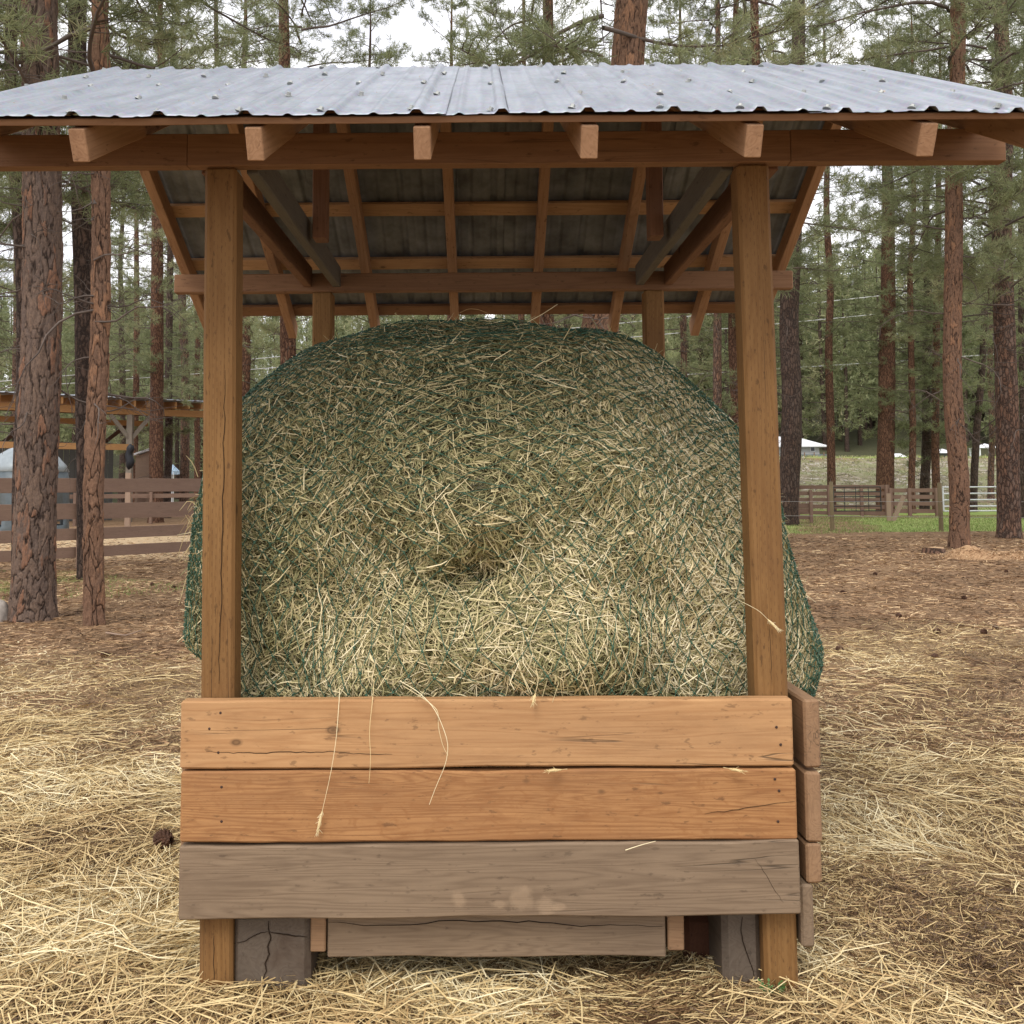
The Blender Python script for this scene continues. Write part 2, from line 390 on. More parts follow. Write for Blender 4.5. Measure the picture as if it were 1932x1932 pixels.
def build_ground():
    ys = np.concatenate([np.linspace(-8, 1.5, 14), np.linspace(1.6, 15, 190), 15 + np.cumsum(np.geomspace(.08, 4.5, 210))])
    h = np.concatenate([np.linspace(0, 4.5, 90), 4.5 + np.cumsum(np.geomspace(.06, 7, 130))])
    xs = np.concatenate([-h[::-1], h[1:]])
    X, Y = np.meshgrid(xs, ys); Z = gz(X, Y)
    V = np.stack([X, Y, Z], -1).reshape(-1, 3); nx = len(xs); ny = len(ys)
    i = (np.arange(ny - 1)[:, None] * nx + np.arange(nx - 1)[None, :]).ravel()
    me = np_mesh('ground', V, np.stack([i, i + 1, i + nx + 1, i + nx], 1), None, smooth=True)
    x, y = V[:, 0], V[:, 1]
    n = fbm(x * .25, y * .25, 0, 31, 3)
    pt_attr(me, 'straw', straw_amt(x, y))
    # grass: strip before the right-hand rail fence, bank crest, patches at left
    pn = fbm(x * .9, y * .5, 0, 77, 3)
    dirtpath = ss(1.2, .3, np.abs((x - (13.5 + (y - 38) * .28)) / 2.2))
    g = ss(33.0, 34.5, y + n * 2.5) * (1 - ss(47, 51, y + n * 3)) * ss(10.2, 11.5, x + n) * (1 - .8 * dirtpath) * (.62 + .5 * ss(-.3, .3, pn))
    g = np.maximum(g, ss(52, 55, y) * (1 - ss(62, 66, y + 5 * n)) * ss(14, 20, x) * .8)
    g = np.maximum(g, ss(80, 83, y) * ss(4, 10, x) * (1 - ss(94, 100, y)) * .75)
    g = np.maximum(g, ss(60, 66, y) * ss(4, 10, x) * ss(-.1, .5, n) * .6)
    g = np.maximum(g, ss(15, 17, y) * (1 - ss(19.5, 22, y)) * (1 - ss(-4, -3, x)) * ss(-.1, .4, n) * .5)
    pt_attr(me, 'grassy', np.clip(g, 0, 1))
    pt_attr(me, 'floor', ss(86, 100, y + 3 * n))
    pt_attr(me, 'bank', ss(63, 68, y + n * 4) * (1 - ss(79, 82, y + 3 * n)) * ss(4, 10, x))
    pt_attr(me, 'sand', ss(23, 25, y + n) * (1 - ss(34, 38, y + n)) * (1 - ss(-6, -4, x)))
    m = NT('ground_soil'); v = m.coord('Object')
    a = m.noise(v, 9, 6, .7); b = m.noise(v, 1.1, 4, .6); c = m.noise(v, 60, 4, .75)
    mp = m.node('ShaderNodeMapping'); mp.inputs['Scale'].default_value = (18, 60, 40); m.t.links.new(v, mp.inputs[0])
    fib = m.noise(mp.outputs[0], 1., 5, .75, 1.)
    soil = m.ramp(a, [(.3, (.11, .068, .038)), (.5, (.25, .16, .09)), (.68, (.40, .27, .16))])
    soil = m.mix(m.rng(b, .4, .65, 0, .5), soil, (.16, .088, .052)); soil = m.mix(m.rng(fib, .5, .7, 0, .6), soil, (.38, .25, .15))
    nearsoil = m.ramp(m.math('ADD', m.math('MULTIPLY', c, .6), m.math('MULTIPLY', fib, .4)), [(.32, (.10, .06, .034)), (.5, (.26, .175, .095)), (.65, (.46, .34, .19))])
    sa = m.math('MULTIPLY', m.attr('straw'), m.rng(c, .3, .5, .6, 1.)); col = m.mix(sa, soil, nearsoil)
    sd = m.ramp(a, [(.35, (.42, .29, .17)), (.6, (.58, .44, .27))]); col = m.mix(m.attr('sand'), col, sd)
    gr = m.ramp(m.math('ADD', m.math('MULTIPLY', a, .5), m.math('MULTIPLY', b, .5)), [(.35, (.17, .27, .06)), (.52, (.28, .36, .10)), (.65, (.42, .41, .19))])
    col = m.mix(m.rng(m.math('ADD', m.attr('grassy'), m.math('MULTIPLY', m.math('SUBTRACT', a, .5), .9)), .3, .6), col, gr)
    col = m.mix(m.attr('floor'), col, m.ramp(a, [(.35, (.05, .055, .03)), (.65, (.11, .105, .06))]))
    rk = m.vor(v, 2.6, 'F1', 'Color'); spx = m.node('ShaderNodeSeparateColor'); m.t.links.new(rk, spx.inputs[0])
    bk = m.ramp(spx.outputs[0], [(0, (.17, .15, .09)), (.5, (.27, .23, .16)), (.8, (.36, .31, .24)), (1, (.5, .46, .40))])
    bk = m.mix(m.rng(m.noise(v, .5, 5, .7), .45, .58, 0, .8), bk, (.24, .25, .12))
    col = m.mix(m.attr('bank'), col, bk)
    m.base(col, .95, .1); m.bump(m.math('ADD', a, m.math('MULTIPLY', c, .5)), .8, .03)
    me.materials.append(m.m)
    o = link(bpy.data.objects.new('ground', me)); o['kind'] = 'structure'; return o
build_ground()

# ------------------------------------------------------------------ hay feeder (timber shelter)
FR = Vector((0, 4.2, 0))
feeder = thing('hay_feeder', 'open timber hay feeder with ribbed metal gable roof, standing around the netted bale', 'hay feeder', FR)
YF = 3.2; YB = 5.2; PW = .105
ZB0 = at(914, 311, YF)[2]; ZB1 = at(914, 251, YF)[2]
XL0, XL1 = -.918, -.812; XR0, XR1 = .861, .967
for (a, b, ln) in ((XL0, XL1, .011), (XR0, XR1, .011)):
    c_ = (a + b) / 2
    member('post', (c_ + ln, YF + PW / 2, -.25), (c_ - ln, YF + PW / 2, ZB0), b - a, PW, M['post'], feeder, up=(0, 1, 0), bev=.010, wav=.0014, cuts=24)
    boxm('post', (a, YB - .01, -.25), (b, YB + PW - .01, ZB0 - .02), M['post'], feeder, 'z', bev=.010, wav=.0008, cuts=20)
XE = 1.655
xs = [-XE - .02, at(355, 290, YF).x, at(1490, 290, YF).x, XE + .01]
xs[3] = at(1895, 290, YF).x
for i in range(3): boxm('front_beam', (xs[i] + .0006, YF - .012, ZB0), (xs[i + 1] - .0006, YF + .038, ZB1), M['beam'], feeder, 'x', bev=.002, wav=.0006)
boxm('back_beam', (-1.66, YB - .012, ZB0 - .022), (1.66, YB + .04, ZB1 - .030), M['beam'], feeder, 'x', bev=.006)
for (x0, x1, mt) in ((XL1 + .002, XL1 + .045, 'side_grey'), (XL0 - .047, XL0 - .002, 'side_beam'), (XR0 - .045, XR0 - .002, 'side_grey'), (XR1 + .002, XR1 + .047, 'side_beam')):
    boxm('side_beam', (x0, YF + PW - .018, ZB0 + .003), (x1, YB - .002, ZB1 + .004), M[mt], feeder, 'y')
# roof geometry
YR = 4.24; ZR = at(914, 127, YR)[2]; YE = 2.68; ZE = at(914, 216, YE)[2]
SL = (ZR - ZE) / (YR - YE); ANG = math.atan(SL)
def roofz(y): return ZR - SL * abs(YR - y)
NRM = Vector((0, -math.sin(ANG), math.cos(ANG)))
RX = [at(p, 610, 5.7).x for p in (545, 705, 858, 1010, 1160, 1318)]
RH = .092; PH = .019                      # rafter depth, purlin depth
for x in [-1.63] + RX + [1.63]:
    for sgn in (-1, 1):
        ye = YR + sgn * (YR - YE - .05); drop = (PH + RH / 2 + .012) / math.cos(ANG)
        p0 = Vector((x, ye, roofz(ye) - drop)); p1 = Vector((x, YR + sgn * .004, roofz(YR) - drop))
        if sgn < 0: p0 = p0 - (p1 - p0).normalized() * .02
        else: p0 = p0 - (p1 - p0).normalized() * .10
        member('rafter', p0, p1, .048, RH, M['rafter'], feeder, bev=.003)
boxm('ridge_beam', (-1.6, YR - .02, ZR - .22), (1.6, YR + .02, ZR - .10), M['beam'], feeder, 'x')
prow = []
for sgn in (-1, 1):
    for t in (.034, .27, .51, .745, .955):
        y = YE + (YR - YE) * t
        if sgn > 0: y = 2 * YR - y
        zc = roofz(y) - (PH / 2 + .0045) / math.cos(ANG)
        member('purlin', (-XE, y, zc), (XE + .03, y, zc), .088, PH, M['purlin' if t > .1 else 'beam'], feeder, up=(0, sgn * math.sin(ANG), math.cos(ANG)), bev=.002)
        if sgn < 0: prow.append(y)
# king posts on the side beams and small blocks
for x0, x1 in ((-.765, -.705), (.745, .805)):
    boxm('king_post', (x0 + (.022 if x0 < 0 else -.02), YR - .05, ZB0 + .012), (x1 + (.022 if x0 < 0 else -.02), YR + .04, ZR - .12), M['side_beam'], feeder, 'z')
# roof sheets
def prof(x):
    u = (x / .24) % 1.0; d = np.minimum(u, 1 - u) * .24
    r = .013 * np.clip((.020 - d) / .010, 0, 1)
    d2 = np.abs(u - .5) * .24; r = np.maximum(r, .006 * np.clip((.014 - d2) / .010, 0, 1))
    for c in (.25, .75):
        d3 = np.abs(u - c) * .24; r = np.maximum(r, .0022 * np.clip((.009 - d3) / .006, 0, 1))
    return r
edges = [-1.69, -.72, -.135, .075, .915, 1.70]
screw_me = None
def make_screw():
    bm = bmesh.new()
    bmesh.ops.create_cone(bm, cap_ends=True, segments=14, radius1=.0125, radius2=.012, depth=.003, matrix=Matrix.Translation((0, 0, .0015)))
    bmesh.ops.create_cone(bm, cap_ends=True, segments=6, radius1=.008, radius2=.0075, depth=.011, matrix=Matrix.Translation((0, 0, .0075)))
    me = bpy.data.meshes.new('screw'); bm.to_mesh(me); bm.free(); me.materials.append(M['screw']); return me
screw_me = make_screw()
for side in (-1, 1):
    for pi_, (x0, x1) in enumerate(zip(edges[:-1], edges[1:])):
        x1e = x1 + (.035 if pi_ < len(edges) - 2 else 0)
        lift = .0015 + .004 * (pi_ % 2)
        xx = np.arange(x0, x1e + .003, .006); nv = 26
        tt = np.linspace(0, 1, nv)
        e0 = YE - .006 + random.uniform(-.008, .008)
        yy = e0 + (YR - e0) * tt
        X, Yg = np.meshgrid(xx, yy)
        P_ = prof(X - .055) + lift + .0025 * vn(X * 3, Yg * 3, 0, 40 + pi_) + .004 * (1 - ss(0, .12, Yg - e0)) * vn(X * 9, 0, 0, 50 + pi_)
        Yw = Yg - P_ * math.sin(ANG); Zw = ZR - SL * (YR - Yg) + P_ * math.cos(ANG)
        if side > 0: Yw = 2 * YR - Yw
        V = np.stack([X, Yw, Zw], -1).reshape(-1, 3) - np.array(FR)
        nx = len(xx); i = (np.arange(nv - 1)[:, None] * nx + np.arange(nx - 1)[None, :]).ravel()
        Fq = np.stack([i, i + 1, i + nx + 1, i + nx], 1)
        if side > 0: Fq = Fq[:, ::-1]
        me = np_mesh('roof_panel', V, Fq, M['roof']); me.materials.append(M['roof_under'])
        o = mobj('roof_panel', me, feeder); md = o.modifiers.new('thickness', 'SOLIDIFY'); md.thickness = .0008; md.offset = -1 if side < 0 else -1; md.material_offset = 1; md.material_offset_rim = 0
        if side < 0:
            for r, y in enumerate(prow):
                k0 = math.ceil((x0 - .055 + .02) / .24)
                x = k0 * .24 + .055 + (.03 if r % 2 else -.03)
                while x < x1 - .012:
                    jx = x + random.uniform(-.012, .012); jy = y + random.uniform(-.015, .015)
                    pr = float(prof(np.array([jx - .055]))[0]) + lift
                    s_ = mobj('screw', screw_me, o, Vector((jx, jy - pr * math.sin(ANG), ZR - SL * (YR - jy) + pr * math.cos(ANG))) - FR)
                    s_.rotation_euler = (ANG + random.uniform(-.15, .15), random.uniform(-.15, .15), random.uniform(0, 3)); x += .24
# ridge cap
rc = []
for sgn in (-1, 1):
    pass
def roof_needles():
    R_ = np.random.default_rng(31); n = 90; x = R_.uniform(-1.6, 1.6, n); y = R_.uniform(YE + .05, YR - .05, n); th = R_.normal(1.2, .9, n)
    D = np.stack([np.cos(th), np.sin(th) * math.cos(ANG), np.sin(th) * math.sin(ANG)], 1); Nn = np.tile(np.array(NRM), (n, 1))
    P = np.stack([x, y, ZR - SL * (YR - y)], 1) + Nn * .0155
    o = mobj('needles_on_roof', strands(P, D, Nn, R_.uniform(.03, .11, n), R_.uniform(.0015, .003, n), R_.normal(0, .006, n), R_.uniform(.3, .9, n), 'needles_on_roof', M['needle_litter'])); tagit(o, 'few brown pine needles fallen on the metal roof', 'pine needles', kind='stuff')
roof_needles()
# front boards
def brd(name, px0, px1, py0, py1, Y, th, mat, tilt=0., **k):
    x0 = at(px0, py0, Y).x; x1 = at(px1, py0, Y).x; z1 = (at(px0, py0, Y).z + at(px1, py0 - tilt, Y).z) / 2
    za, zb = at(px0, py1, Y).z, at(px1, py1 - tilt, Y).z; zt0, zt1 = at(px0, py0, Y).z, at(px1, py0 - tilt, Y).z
    return member(name, (x0, Y + th / 2, (za + zt0) / 2), (x1, Y + th / 2, (zb + zt1) / 2), th, ((zt0 - za) + (zt1 - zb)) / 2, mat, feeder, **k)
brd('front_board', 341, 1495, 1322, 1451, 3.145, .052, M['board'], 5, wav=.0022, bev=.006, cuts=30, label='topmost tan front board with a long drying crack')
brd('front_board', 341, 1502, 1457, 1590, 3.145, .052, M['board2'], 5, wav=.003, bev=.006, cuts=30, label='orange middle front board with wavy grain')
brd('front_board', 338, 1508, 1598, 1738, 3.14, .052, M['board_spot'], 12, wav=.0035, bev=.005, cuts=30, label='weathered grey-brown lowest wide front board')
brd('bottom_board', 618, 1255, 1722, 1807, 3.215, .05, M['board_grey'], 2, wav=.003, label='short grey board under the front boards')
brd('spacer_block', 586, 615, 1715, 1797, 3.22, .09, M['board_edge'], 0, up=(0, 0, 1))
brd('spacer_block', 1259, 1290, 1715, 1795, 3.22, .09, M['board_edge'], 0)
# back boards
for q in range(2): boxm('back_board', (-.97, YB + PW, .40 + q * .245), (.99, YB + PW + .05, .40 + q * .245 + .232), M['board'], feeder, 'x')
# side boards
zz = [at(1520, p, 3.2).z for p in (1319, 1449, 1455, 1587, 1590, 1665)]
for (za, zb, xa, xb, ml) in ((zz[1], zz[0], 1.010, 1.064, 'board_edge'), (zz[3], zz[2], 1.010, 1.060, 'board_edge'), (zz[5], zz[4], 1.006, 1.054, 'board_edge'), (at(1520, 1785, 3.2).z, zz[5] - .004, .985, 1.026, 'board_grey')):
    boxm('side_board', (xa, 3.19, za), (xb, 5.45, zb), M[ml], feeder, 'y', bev=.007, wav=.003)
for za, zb in ((.31, .545), (.555, .79), (.80, .915)): boxm('side_board', (-.975, 3.21, za), (-.922, 5.45, zb), M['board_edge'], feeder, 'y')
# skid timbers whose ends show below
def skid(px0, px1, zt, m, yf=3.215, lump=.012):
    x0 = at(px0, 1800, yf).x; x1 = at(px1, 1800, yf).x
    boxm('skid_timber', (x0, yf, -.12), (x1, 5.6, zt), m, feeder, 'y', bev=.018, wav=.006)
zt = at(914, 1722, 3.2).z
skid(438, 584, zt, M['tie']); skid(1364, 1439, zt, M['tie'], 3.235); skid(1292, 1362, at(914, 1735, 3.4).z, M['rust_wood'], 3.42)
# checks (cracks) in the end of the left timber: thin grooves modelled as dark splits
def crackline(pts, Y, w=.004, parent=feeder):
    P = [at(px, py, Y) for px, py in pts]; T = Tubes(); w = w * .72
    P2 = []; rr = random.Random(int(pts[0][0]))
    for u_, v_ in zip(P[:-1], P[1:]):
        for k_ in range(4):
            q_ = u_.lerp(v_, k_ / 4); sd_ = (v_ - u_).length * .028; P2.append(q_ + Vector((rr.uniform(-sd_, sd_), 0, rr.uniform(-sd_, sd_))))
    P = P2 + [P[-1]]
    n = len(P); r = [w * (.3 + .7 * math.sin(math.pi * (i + .6) / (n + .2))) for i in range(n)]
    T.add([p[:] for p in P], r, 6)
    o = mobj('drying_crack', T.mesh('drying_crack', M['crack'], off=FR), parent)
M['crack'] = simple('crack_wood', (.035, .024, .017), .95, spec=0.)
crackline([(507, 1738), (506, 1752), (511, 1770), (505, 1786), (508, 1800), (500, 1818), (503, 1832), (495, 1848)], 3.213, .0035)
crackline([(441, 1780), (460, 1777), (478, 1766), (492, 1760), (506, 1758)], 3.213, .002)
crackline([(508, 1758), (530, 1762), (550, 1765), (580, 1768)], 3.213, .0028)
crackline([(1401, 1730), (1398, 1755), (1402, 1778), (1409, 1798), (1418, 1822), (1424, 1845)], 3.233, .0025)
crackline([(388, 1418), (430, 1420), (470, 1421), (515, 1420), (560, 1419), (610, 1418), (660, 1419)], 3.144, .0020)
crackline([(640, 1421), (690, 1422), (740, 1423)], 3.144, .0013)
crackline([(620, 1740), (690, 1745), (800, 1741), (900, 1737), (1000, 1738), (1080, 1747), (1150, 1746), (1250, 1748)], 3.214, .0022)
crackline([(1330, 1535), (1380, 1530), (1430, 1521), (1500, 1512)], 3.144, .0012)
crackline([(1425, 1620), (1445, 1650), (1462, 1680), (1478, 1703)], 3.139, .0010)
crackline([(424, 700), (423, 790), (421, 880), (420, 960), (418, 1040), (417, 1120), (415, 1200), (413, 1290)], 3.1995, .0021)
crackline([(404, 1742), (403, 1790), (404, 1850)], 3.1995, .0016)
crackline([(1452, 1180), (1455, 1240), (1456, 1300)], 3.1995, .0012)
# nail heads
nb = bmesh.new(); bmesh.ops.create_uvsphere(nb, u_segments=8, v_segments=5, radius=.0045); nail_me = bpy.data.meshes.new('nail_head'); nb.to_mesh(nail_me); nb.free(); nail_me.materials.append(simple('nail', (.07, .04, .03), .7, .4))
for (px, py) in ((416, 1345), (412, 1420), (418, 1485), (418, 1550), (420, 1632), (436, 1665), (1465, 1372), (1473, 1405), (1470, 1492), (1468, 1550), (1475, 1610), (1480, 1680), (395, 1375), (1462, 1470), (390, 1703), (1470, 1707)):
    o = mobj('nail_head', nail_me, feeder, at(px, py, 3.144) - FR); o.scale = (1, .35, 1)

# ------------------------------------------------------------------ bale
BC = np.array([.01, 4.27, 1.17])
def bale_pt(s, f, off=0.):
    e = .74; n1 = lambda v: np.sign(v) * np.abs(v) ** e
    eta = s * np.pi / 2
    x = 1.21 * n1(np.sin(eta)); r = np.abs(np.cos(eta)) ** e
    y = -1.0 * r * n1(np.cos(f)); z = 1.15 * r * n1(np.sin(f))
    return x, y, z
def bale_surf(s, f, off=0.):
    x, y, z = bale_pt(s, f)
    # approx outward normal of the superquadric
    nx = np.sign(x) * np.abs(x / 1.21) ** 1.5 / 1.21; ny = np.sign(y) * np.abs(y) ** 1.5; nz = np.sign(z) * np.abs(z / 1.15) ** 1.5 / 1.15
    ln = np.sqrt(nx * nx + ny * ny + nz * nz) + 1e-9; nx, ny, nz = nx / ln, ny / ln, nz / ln
    d = .06 * fbm(x * 1.7, y * 1.7, z * 1.7, 60, 3) + .024 * vn(x * 5.5, y * 5.5, z * 5.5, 66)
    X = x + BC[0]; Z = z + BC[2]
    for (dx, dz, r_, dp) in ((-.01, 1.36, .06, .12), (-.12, 1.31, .08, .10), (-.50, 1.95, .13, .07), (-.52, 1.72, .13, .07), (-.50, 1.5, .14, .06), (-.30, 1.36, .12, .06), (-.45, 1.20, .12, .06), (-.62, 1.32, .12, .06), (.34, 1.52, .12, .05), (.50, 1.30, .12, .05), (.62, 1.05, .14, .06), (-.68, 1.76, .09, .09), (-.42, 1.44, .12, .06), (-.55, 1.24, .14, .05), (.05, 1.40, .16, .05), (-.6, 1.02, .15, .05), (-.3, 2.0, .12, .04), (.35, 1.9, .1, .045), (.62, 1.25, .09, .04)):
        d = d - dp * np.exp(-((X - dx) ** 2 + (Z - dz) ** 2) / (r_ * r_)) * (y < 0)
    d = d + (.11 * np.exp(-((X - .22) / .40) ** 2 - ((Z - 1.08) / .17) ** 2) + .06 * np.exp(-((X + .42) / .20) ** 2 - ((Z - 1.0) / .13) ** 2) + .06 * np.exp(-((X - .12) / .30) ** 2 - ((Z - 1.55) / .22) ** 2) + .05 * np.exp(-((X + .78) / .14) ** 2 - ((Z - 1.55) / .35) ** 2)) * (y < 0)
    d = d - .045 * np.exp(-((X - .85) / .34) ** 2 - ((Z - 2.0) / .34) ** 2) + .04 * np.exp(-((X + .70) / .25) ** 2 - ((Z - 2.0) / .25) ** 2)
    d = d + off
    x = x + nx * d; y = y + ny * d; z = z + nz * d
    X = x + BC[0]; Y = y + BC[1]; Z = z + BC[2]
    # right flank sags outward over the side boards, left flank held in by the box
    X = np.where(X > 0, X * (1 + .09 * ss(1.5, .85, Z) * ss(.6, 1.0, X)), X)
    k = ss(1.08, .90, Z); X = np.where(X < -.88, X * (1 - k) + (-.88 + (X + .88) * .05) * k, X)
    k2 = ss(.82, .66, Z); X = np.where(X > .97, X * (1 - k2) + (.97 + (X - .97) * .05) * k2, X)
    Y = np.maximum(Y, np.where(Z < 1.0, 3.215, 3.1)); Z = np.maximum(Z, .14)
    return X, Y, Z
FA, FB = rad(-62), rad(232)
ns, nf = 300, 300
SS, FF = np.meshgrid(np.linspace(-.985, .985, ns), np.linspace(FA, FB, nf))
def grid_mesh(off):
    X, Y, Z = bale_surf(SS, FF, off); return np.stack([X, Y, Z], -1)
G = grid_mesh(0.); Gc = grid_mesh(-.028)
bale = thing('hay_bale', 'large round bale of green-gold hay resting inside the timber feeder', 'hay bale', (0, 4.27, 0))
BO = np.array([0, 4.27, 0])
i = (np.arange(nf - 1)[:, None] * ns + np.arange(ns - 1)[None, :]).ravel()
mobj('bale_core', np_mesh('bale_core', Gc.reshape(-1, 3) - BO, np.stack([i, i + 1, i + ns + 1, i + ns], 1), M['haycore'], smooth=True), bale)
du = G[:-1, 1:] - G[:-1, :-1]; dv = G[1:, :-1] - G[:-1, :-1]; nr = np.cross(du, dv); ar = np.linalg.norm(nr, axis=-1)
nr = nr / (ar[..., None] + 1e-12)
cen = G[:-1, :-1]; outward = cen - BC; sgn = np.sign((nr * outward).sum(-1, keepdims=True)); nr = nr * sgn
vis = (nr[..., 1] < .45)                                 # the sides a viewer can see from the yard
wgt = (ar * np.where(vis, 1., .12) * np.where(cen[..., 2] > .6, 1, .1) * (1.3 - .6 * ss(3.6, 4.6, cen[..., 1]))).ravel(); cdf = np.cumsum(wgt); cdf /= cdf[-1]
def bale_strands(n, Lr, Wr, offr, tr, name, up=.12, seed=1, bend=.12):
    R = np.random.default_rng(seed)
    c = np.searchsorted(cdf, R.random(n)); a, b = np.divmod(c, ns - 1)
    u = R.random((n, 1)); v = R.random((n, 1))
    P = G[a, b] * (1 - u) * (1 - v) + G[a, b + 1] * u * (1 - v) + G[a + 1, b] * (1 - u) * v + G[a + 1, b + 1] * u * v
    N = nr[a, b]
    T = du[a, b] / (np.linalg.norm(du[a, b], axis=1)[:, None] + 1e-9); B = np.cross(N, T)
    clump = vn(P[:, 0] * 5, P[:, 1] * 5, P[:, 2] * 5, 77) * 2.2 + vn(P[:, 0] * 2, P[:, 1] * 2, P[:, 2] * 2, 78) * 2
    th = clump + R.normal(0, .85, n)
    D = T * np.cos(th)[:, None] + B * np.sin(th)[:, None] + N * R.normal(0, up, n)[:, None]
    L = R.uniform(*Lr, n) * R.uniform(.5, 1, n); Wd = R.uniform(*Wr, n)
    P = P + N * R.uniform(*offr, n)[:, None]
    patch = fbm(P[:, 0] * 2.2, P[:, 1] * 2.2, P[:, 2] * 2.2, 91, 2)
    gold = ss(-.9, .55, P[:, 0] - .9 * (P[:, 2] - 1.35))      # hay is greener towards the upper left
    t = tr[0] + (tr[1] - tr[0]) * np.clip(R.beta(1.1, 1.1, n) * .85 + .22 * (gold - .5) + .30 * patch + .06, 0, 1)
    return strands(P - BO, D, N, L, Wd, R.normal(0, bend, n) * L, t, name, M['hay'], R.uniform(-1.0, 1.0, n))
o = mobj('hay_stems', bale_strands(190000, (.025, .11), (.0019, .0042), (-.034, .007), (.0, 1.), 'hay_stems', .16, 2), bale); o['kind'] = 'stuff'
o = mobj('hay_stems', bale_strands(6000, (.06, .20), (.0020, .0040), (.0, .017), (.45, 1.), 'hay_stems_long', .07, 3, .05), bale); o['kind'] = 'stuff'
o = mobj('seed_heads', bale_strands(5200, (.03, .07), (.0045, .009), (-.008, .012), (.35, .85), 'seed_heads', .15, 4, .15), bale); o['kind'] = 'stuff'
o = mobj('loose_ends', bale_strands(2600, (.06, .16), (.002, .0035), (.0, .02), (.35, 1.), 'loose_ends', .9, 5, .15), bale); o['kind'] = 'stuff'
# net
def build_net():
    rn = np.random.default_rng(11); nu, nv_ = 116, 164
    I, J = np.meshgrid(np.arange(nu + 1), np.arange(nv_ + 1), indexing='ij')
    def pt(i, j):
        i = np.asarray(i, float); j = np.asarray(j, float)
        s = -.968 + 1.936 * i / nu + .010 * vn(i * .22, j * .22, 0, 5); f = FA + .12 + (FB - FA - .24) * j / nv_ + .026 * vn(i * .2, j * .2, 9, 6)
        return s + .0035 * vn(i * 1.7, j * 1.7, 3, 7), f + .007 * vn(i * 1.7, j * 1.7, 9, 8)
    ok = (I + J) % 2 == 0; T = Tubes(); sel = []
    for di in (1, -1):
        k = ok & (I + di >= 0) & (I + di <= nu) & (J + 1 <= nv_); sel.append(np.stack([I[k], J[k], I[k] + di, J[k] + 1], 1))
    E = np.concatenate(sel); s0, f0 = pt(E[:, 0], E[:, 1]); s1, f1 = pt(E[:, 2], E[:, 3]); t = np.linspace(0, 1, 4)[None, :]
    X, Y, Z = bale_surf(s0[:, None] + (s1 - s0)[:, None] * t, f0[:, None] + (f1 - f0)[:, None] * t, .0165)
    P = np.stack([X, Y, Z], -1); P[:, 1:3] += rn.normal(0, .003, P[:, 1:3].shape)
    for q in P:
        if q[:, 2].max() > .35 and q[:, 1].min() < 4.9: T.add(q, .0018, 3)
    s0, f0 = pt(I[ok], J[ok]); X, Y, Z = bale_surf(s0, f0, .0175)
    for p in np.stack([X, Y, Z], -1):
        if p[2] > .35 and p[1] < 4.9:
            for _ in range(1):
                d = rn.normal(0, 1, 3); d /= np.linalg.norm(d); T.add([p - d * .008, p - d * .003, p + d * .003, p + d * .008], [.0005, .0036, .0036, .0005], 4)
    return T.mesh('hay_net', M['net'])
o = mobj('hay_net', build_net()); tagit(o, 'dark green knotted slow-feed net stretched over the round hay bale', 'hay net')

# ------------------------------------------------------------------ loose stalks one can point to
def stalk(name, label, pts, r=.0022, head=None, tint=.9, group=None):
    r = r * .75; P = np.array([at(px, py, Y)[:] for px, py, Y in pts])
    t = np.linspace(0, 1, len(P)); tt = np.linspace(0, 1, len(P) * 4)
    Q = np.stack([np.interp(tt, t, P[:, k]) for k in range(3)], 1)
    for _ in range(3): Q[1:-1] = (Q[:-2] + Q[1:-1] * 2 + Q[2:]) / 4
    T = Tubes(); T.add(Q, np.linspace(r, r * .5, len(Q)), 5, tint)
    if head:
        a = Q[-1]; d = Q[-1] - Q[-4]; d /= np.linalg.norm(d); n = 10; k = np.linspace(0, head, n)[:, None]
        T.add(a + d * k, .0040 * np.sin(np.linspace(.15, np.pi - .1, n)) + .0006, 6, tint * .85)
        rn = np.random.default_rng(3)
        for q in range(34):
            c = a + d * rn.uniform(0, head); e = d + rn.normal(0, .35, 3); T.add([c, c + e * .006, c + e * .014], [.0012, .001, .0002], 3, tint)
    o = mobj(name, T.mesh(name, M['straw'])); tagit(o, label, 'hay stalk', group); return o
stalk('hay_stalk', 'long thin stalk with seed head hanging down over the two upper front boards at left', [(641, 1300, 3.2), (640, 1322, 3.135), (634, 1400, 3.12), (624, 1460, 3.12), (608, 1530, 3.125)], .0017, .075, .95)
stalk('hay_stalk', 'straight pale stalk hanging over the top board, left of the curved pair', [(706, 1280, 3.2), (703, 1322, 3.13), (696, 1380, 3.13), (700, 1430, 3.125), (696, 1478, 3.125)], .0016, None, .8)
stalk('hay_stalk', 'curved pale stalk bending over the top and middle front boards', [(755, 1285, 3.2), (790, 1305, 3.12), (822, 1338, 3.10), (847, 1400, 3.10), (842, 1440, 3.11), (822, 1485, 3.12), (810, 1518, 3.125)], .0020, None, 1.)
stalk('hay_stalk', 'shorter bent stalk beside the curved one on the top front board', [(762, 1295, 3.2), (800, 1318, 3.12), (828, 1340, 3.11), (826, 1370, 3.11), (836, 1410, 3.12), (845, 1425, 3.13)], .0020, None, .9)
stalk('hay_stalk', 'short stalk with plump seed head lying over the rim of the top board', [(1012, 1262, 3.17), (1016, 1285, 3.15), (1010, 1308, 3.13)], .0018, .035, .85)
stalk('hay_stalk', 'arching stalk with seed head hanging in front of the right post', [(1385, 1128, 3.3), (1405, 1138, 3.19), (1432, 1152, 3.17), (1448, 1168, 3.17)], .0014, .05, .95)
stalk('hay_stalk', 'short straw stuck slanting on the grey lowest front board', [(1180, 1604, 3.13), (1210, 1594, 3.125), (1237, 1587, 3.13)], .0022, None, 1.)
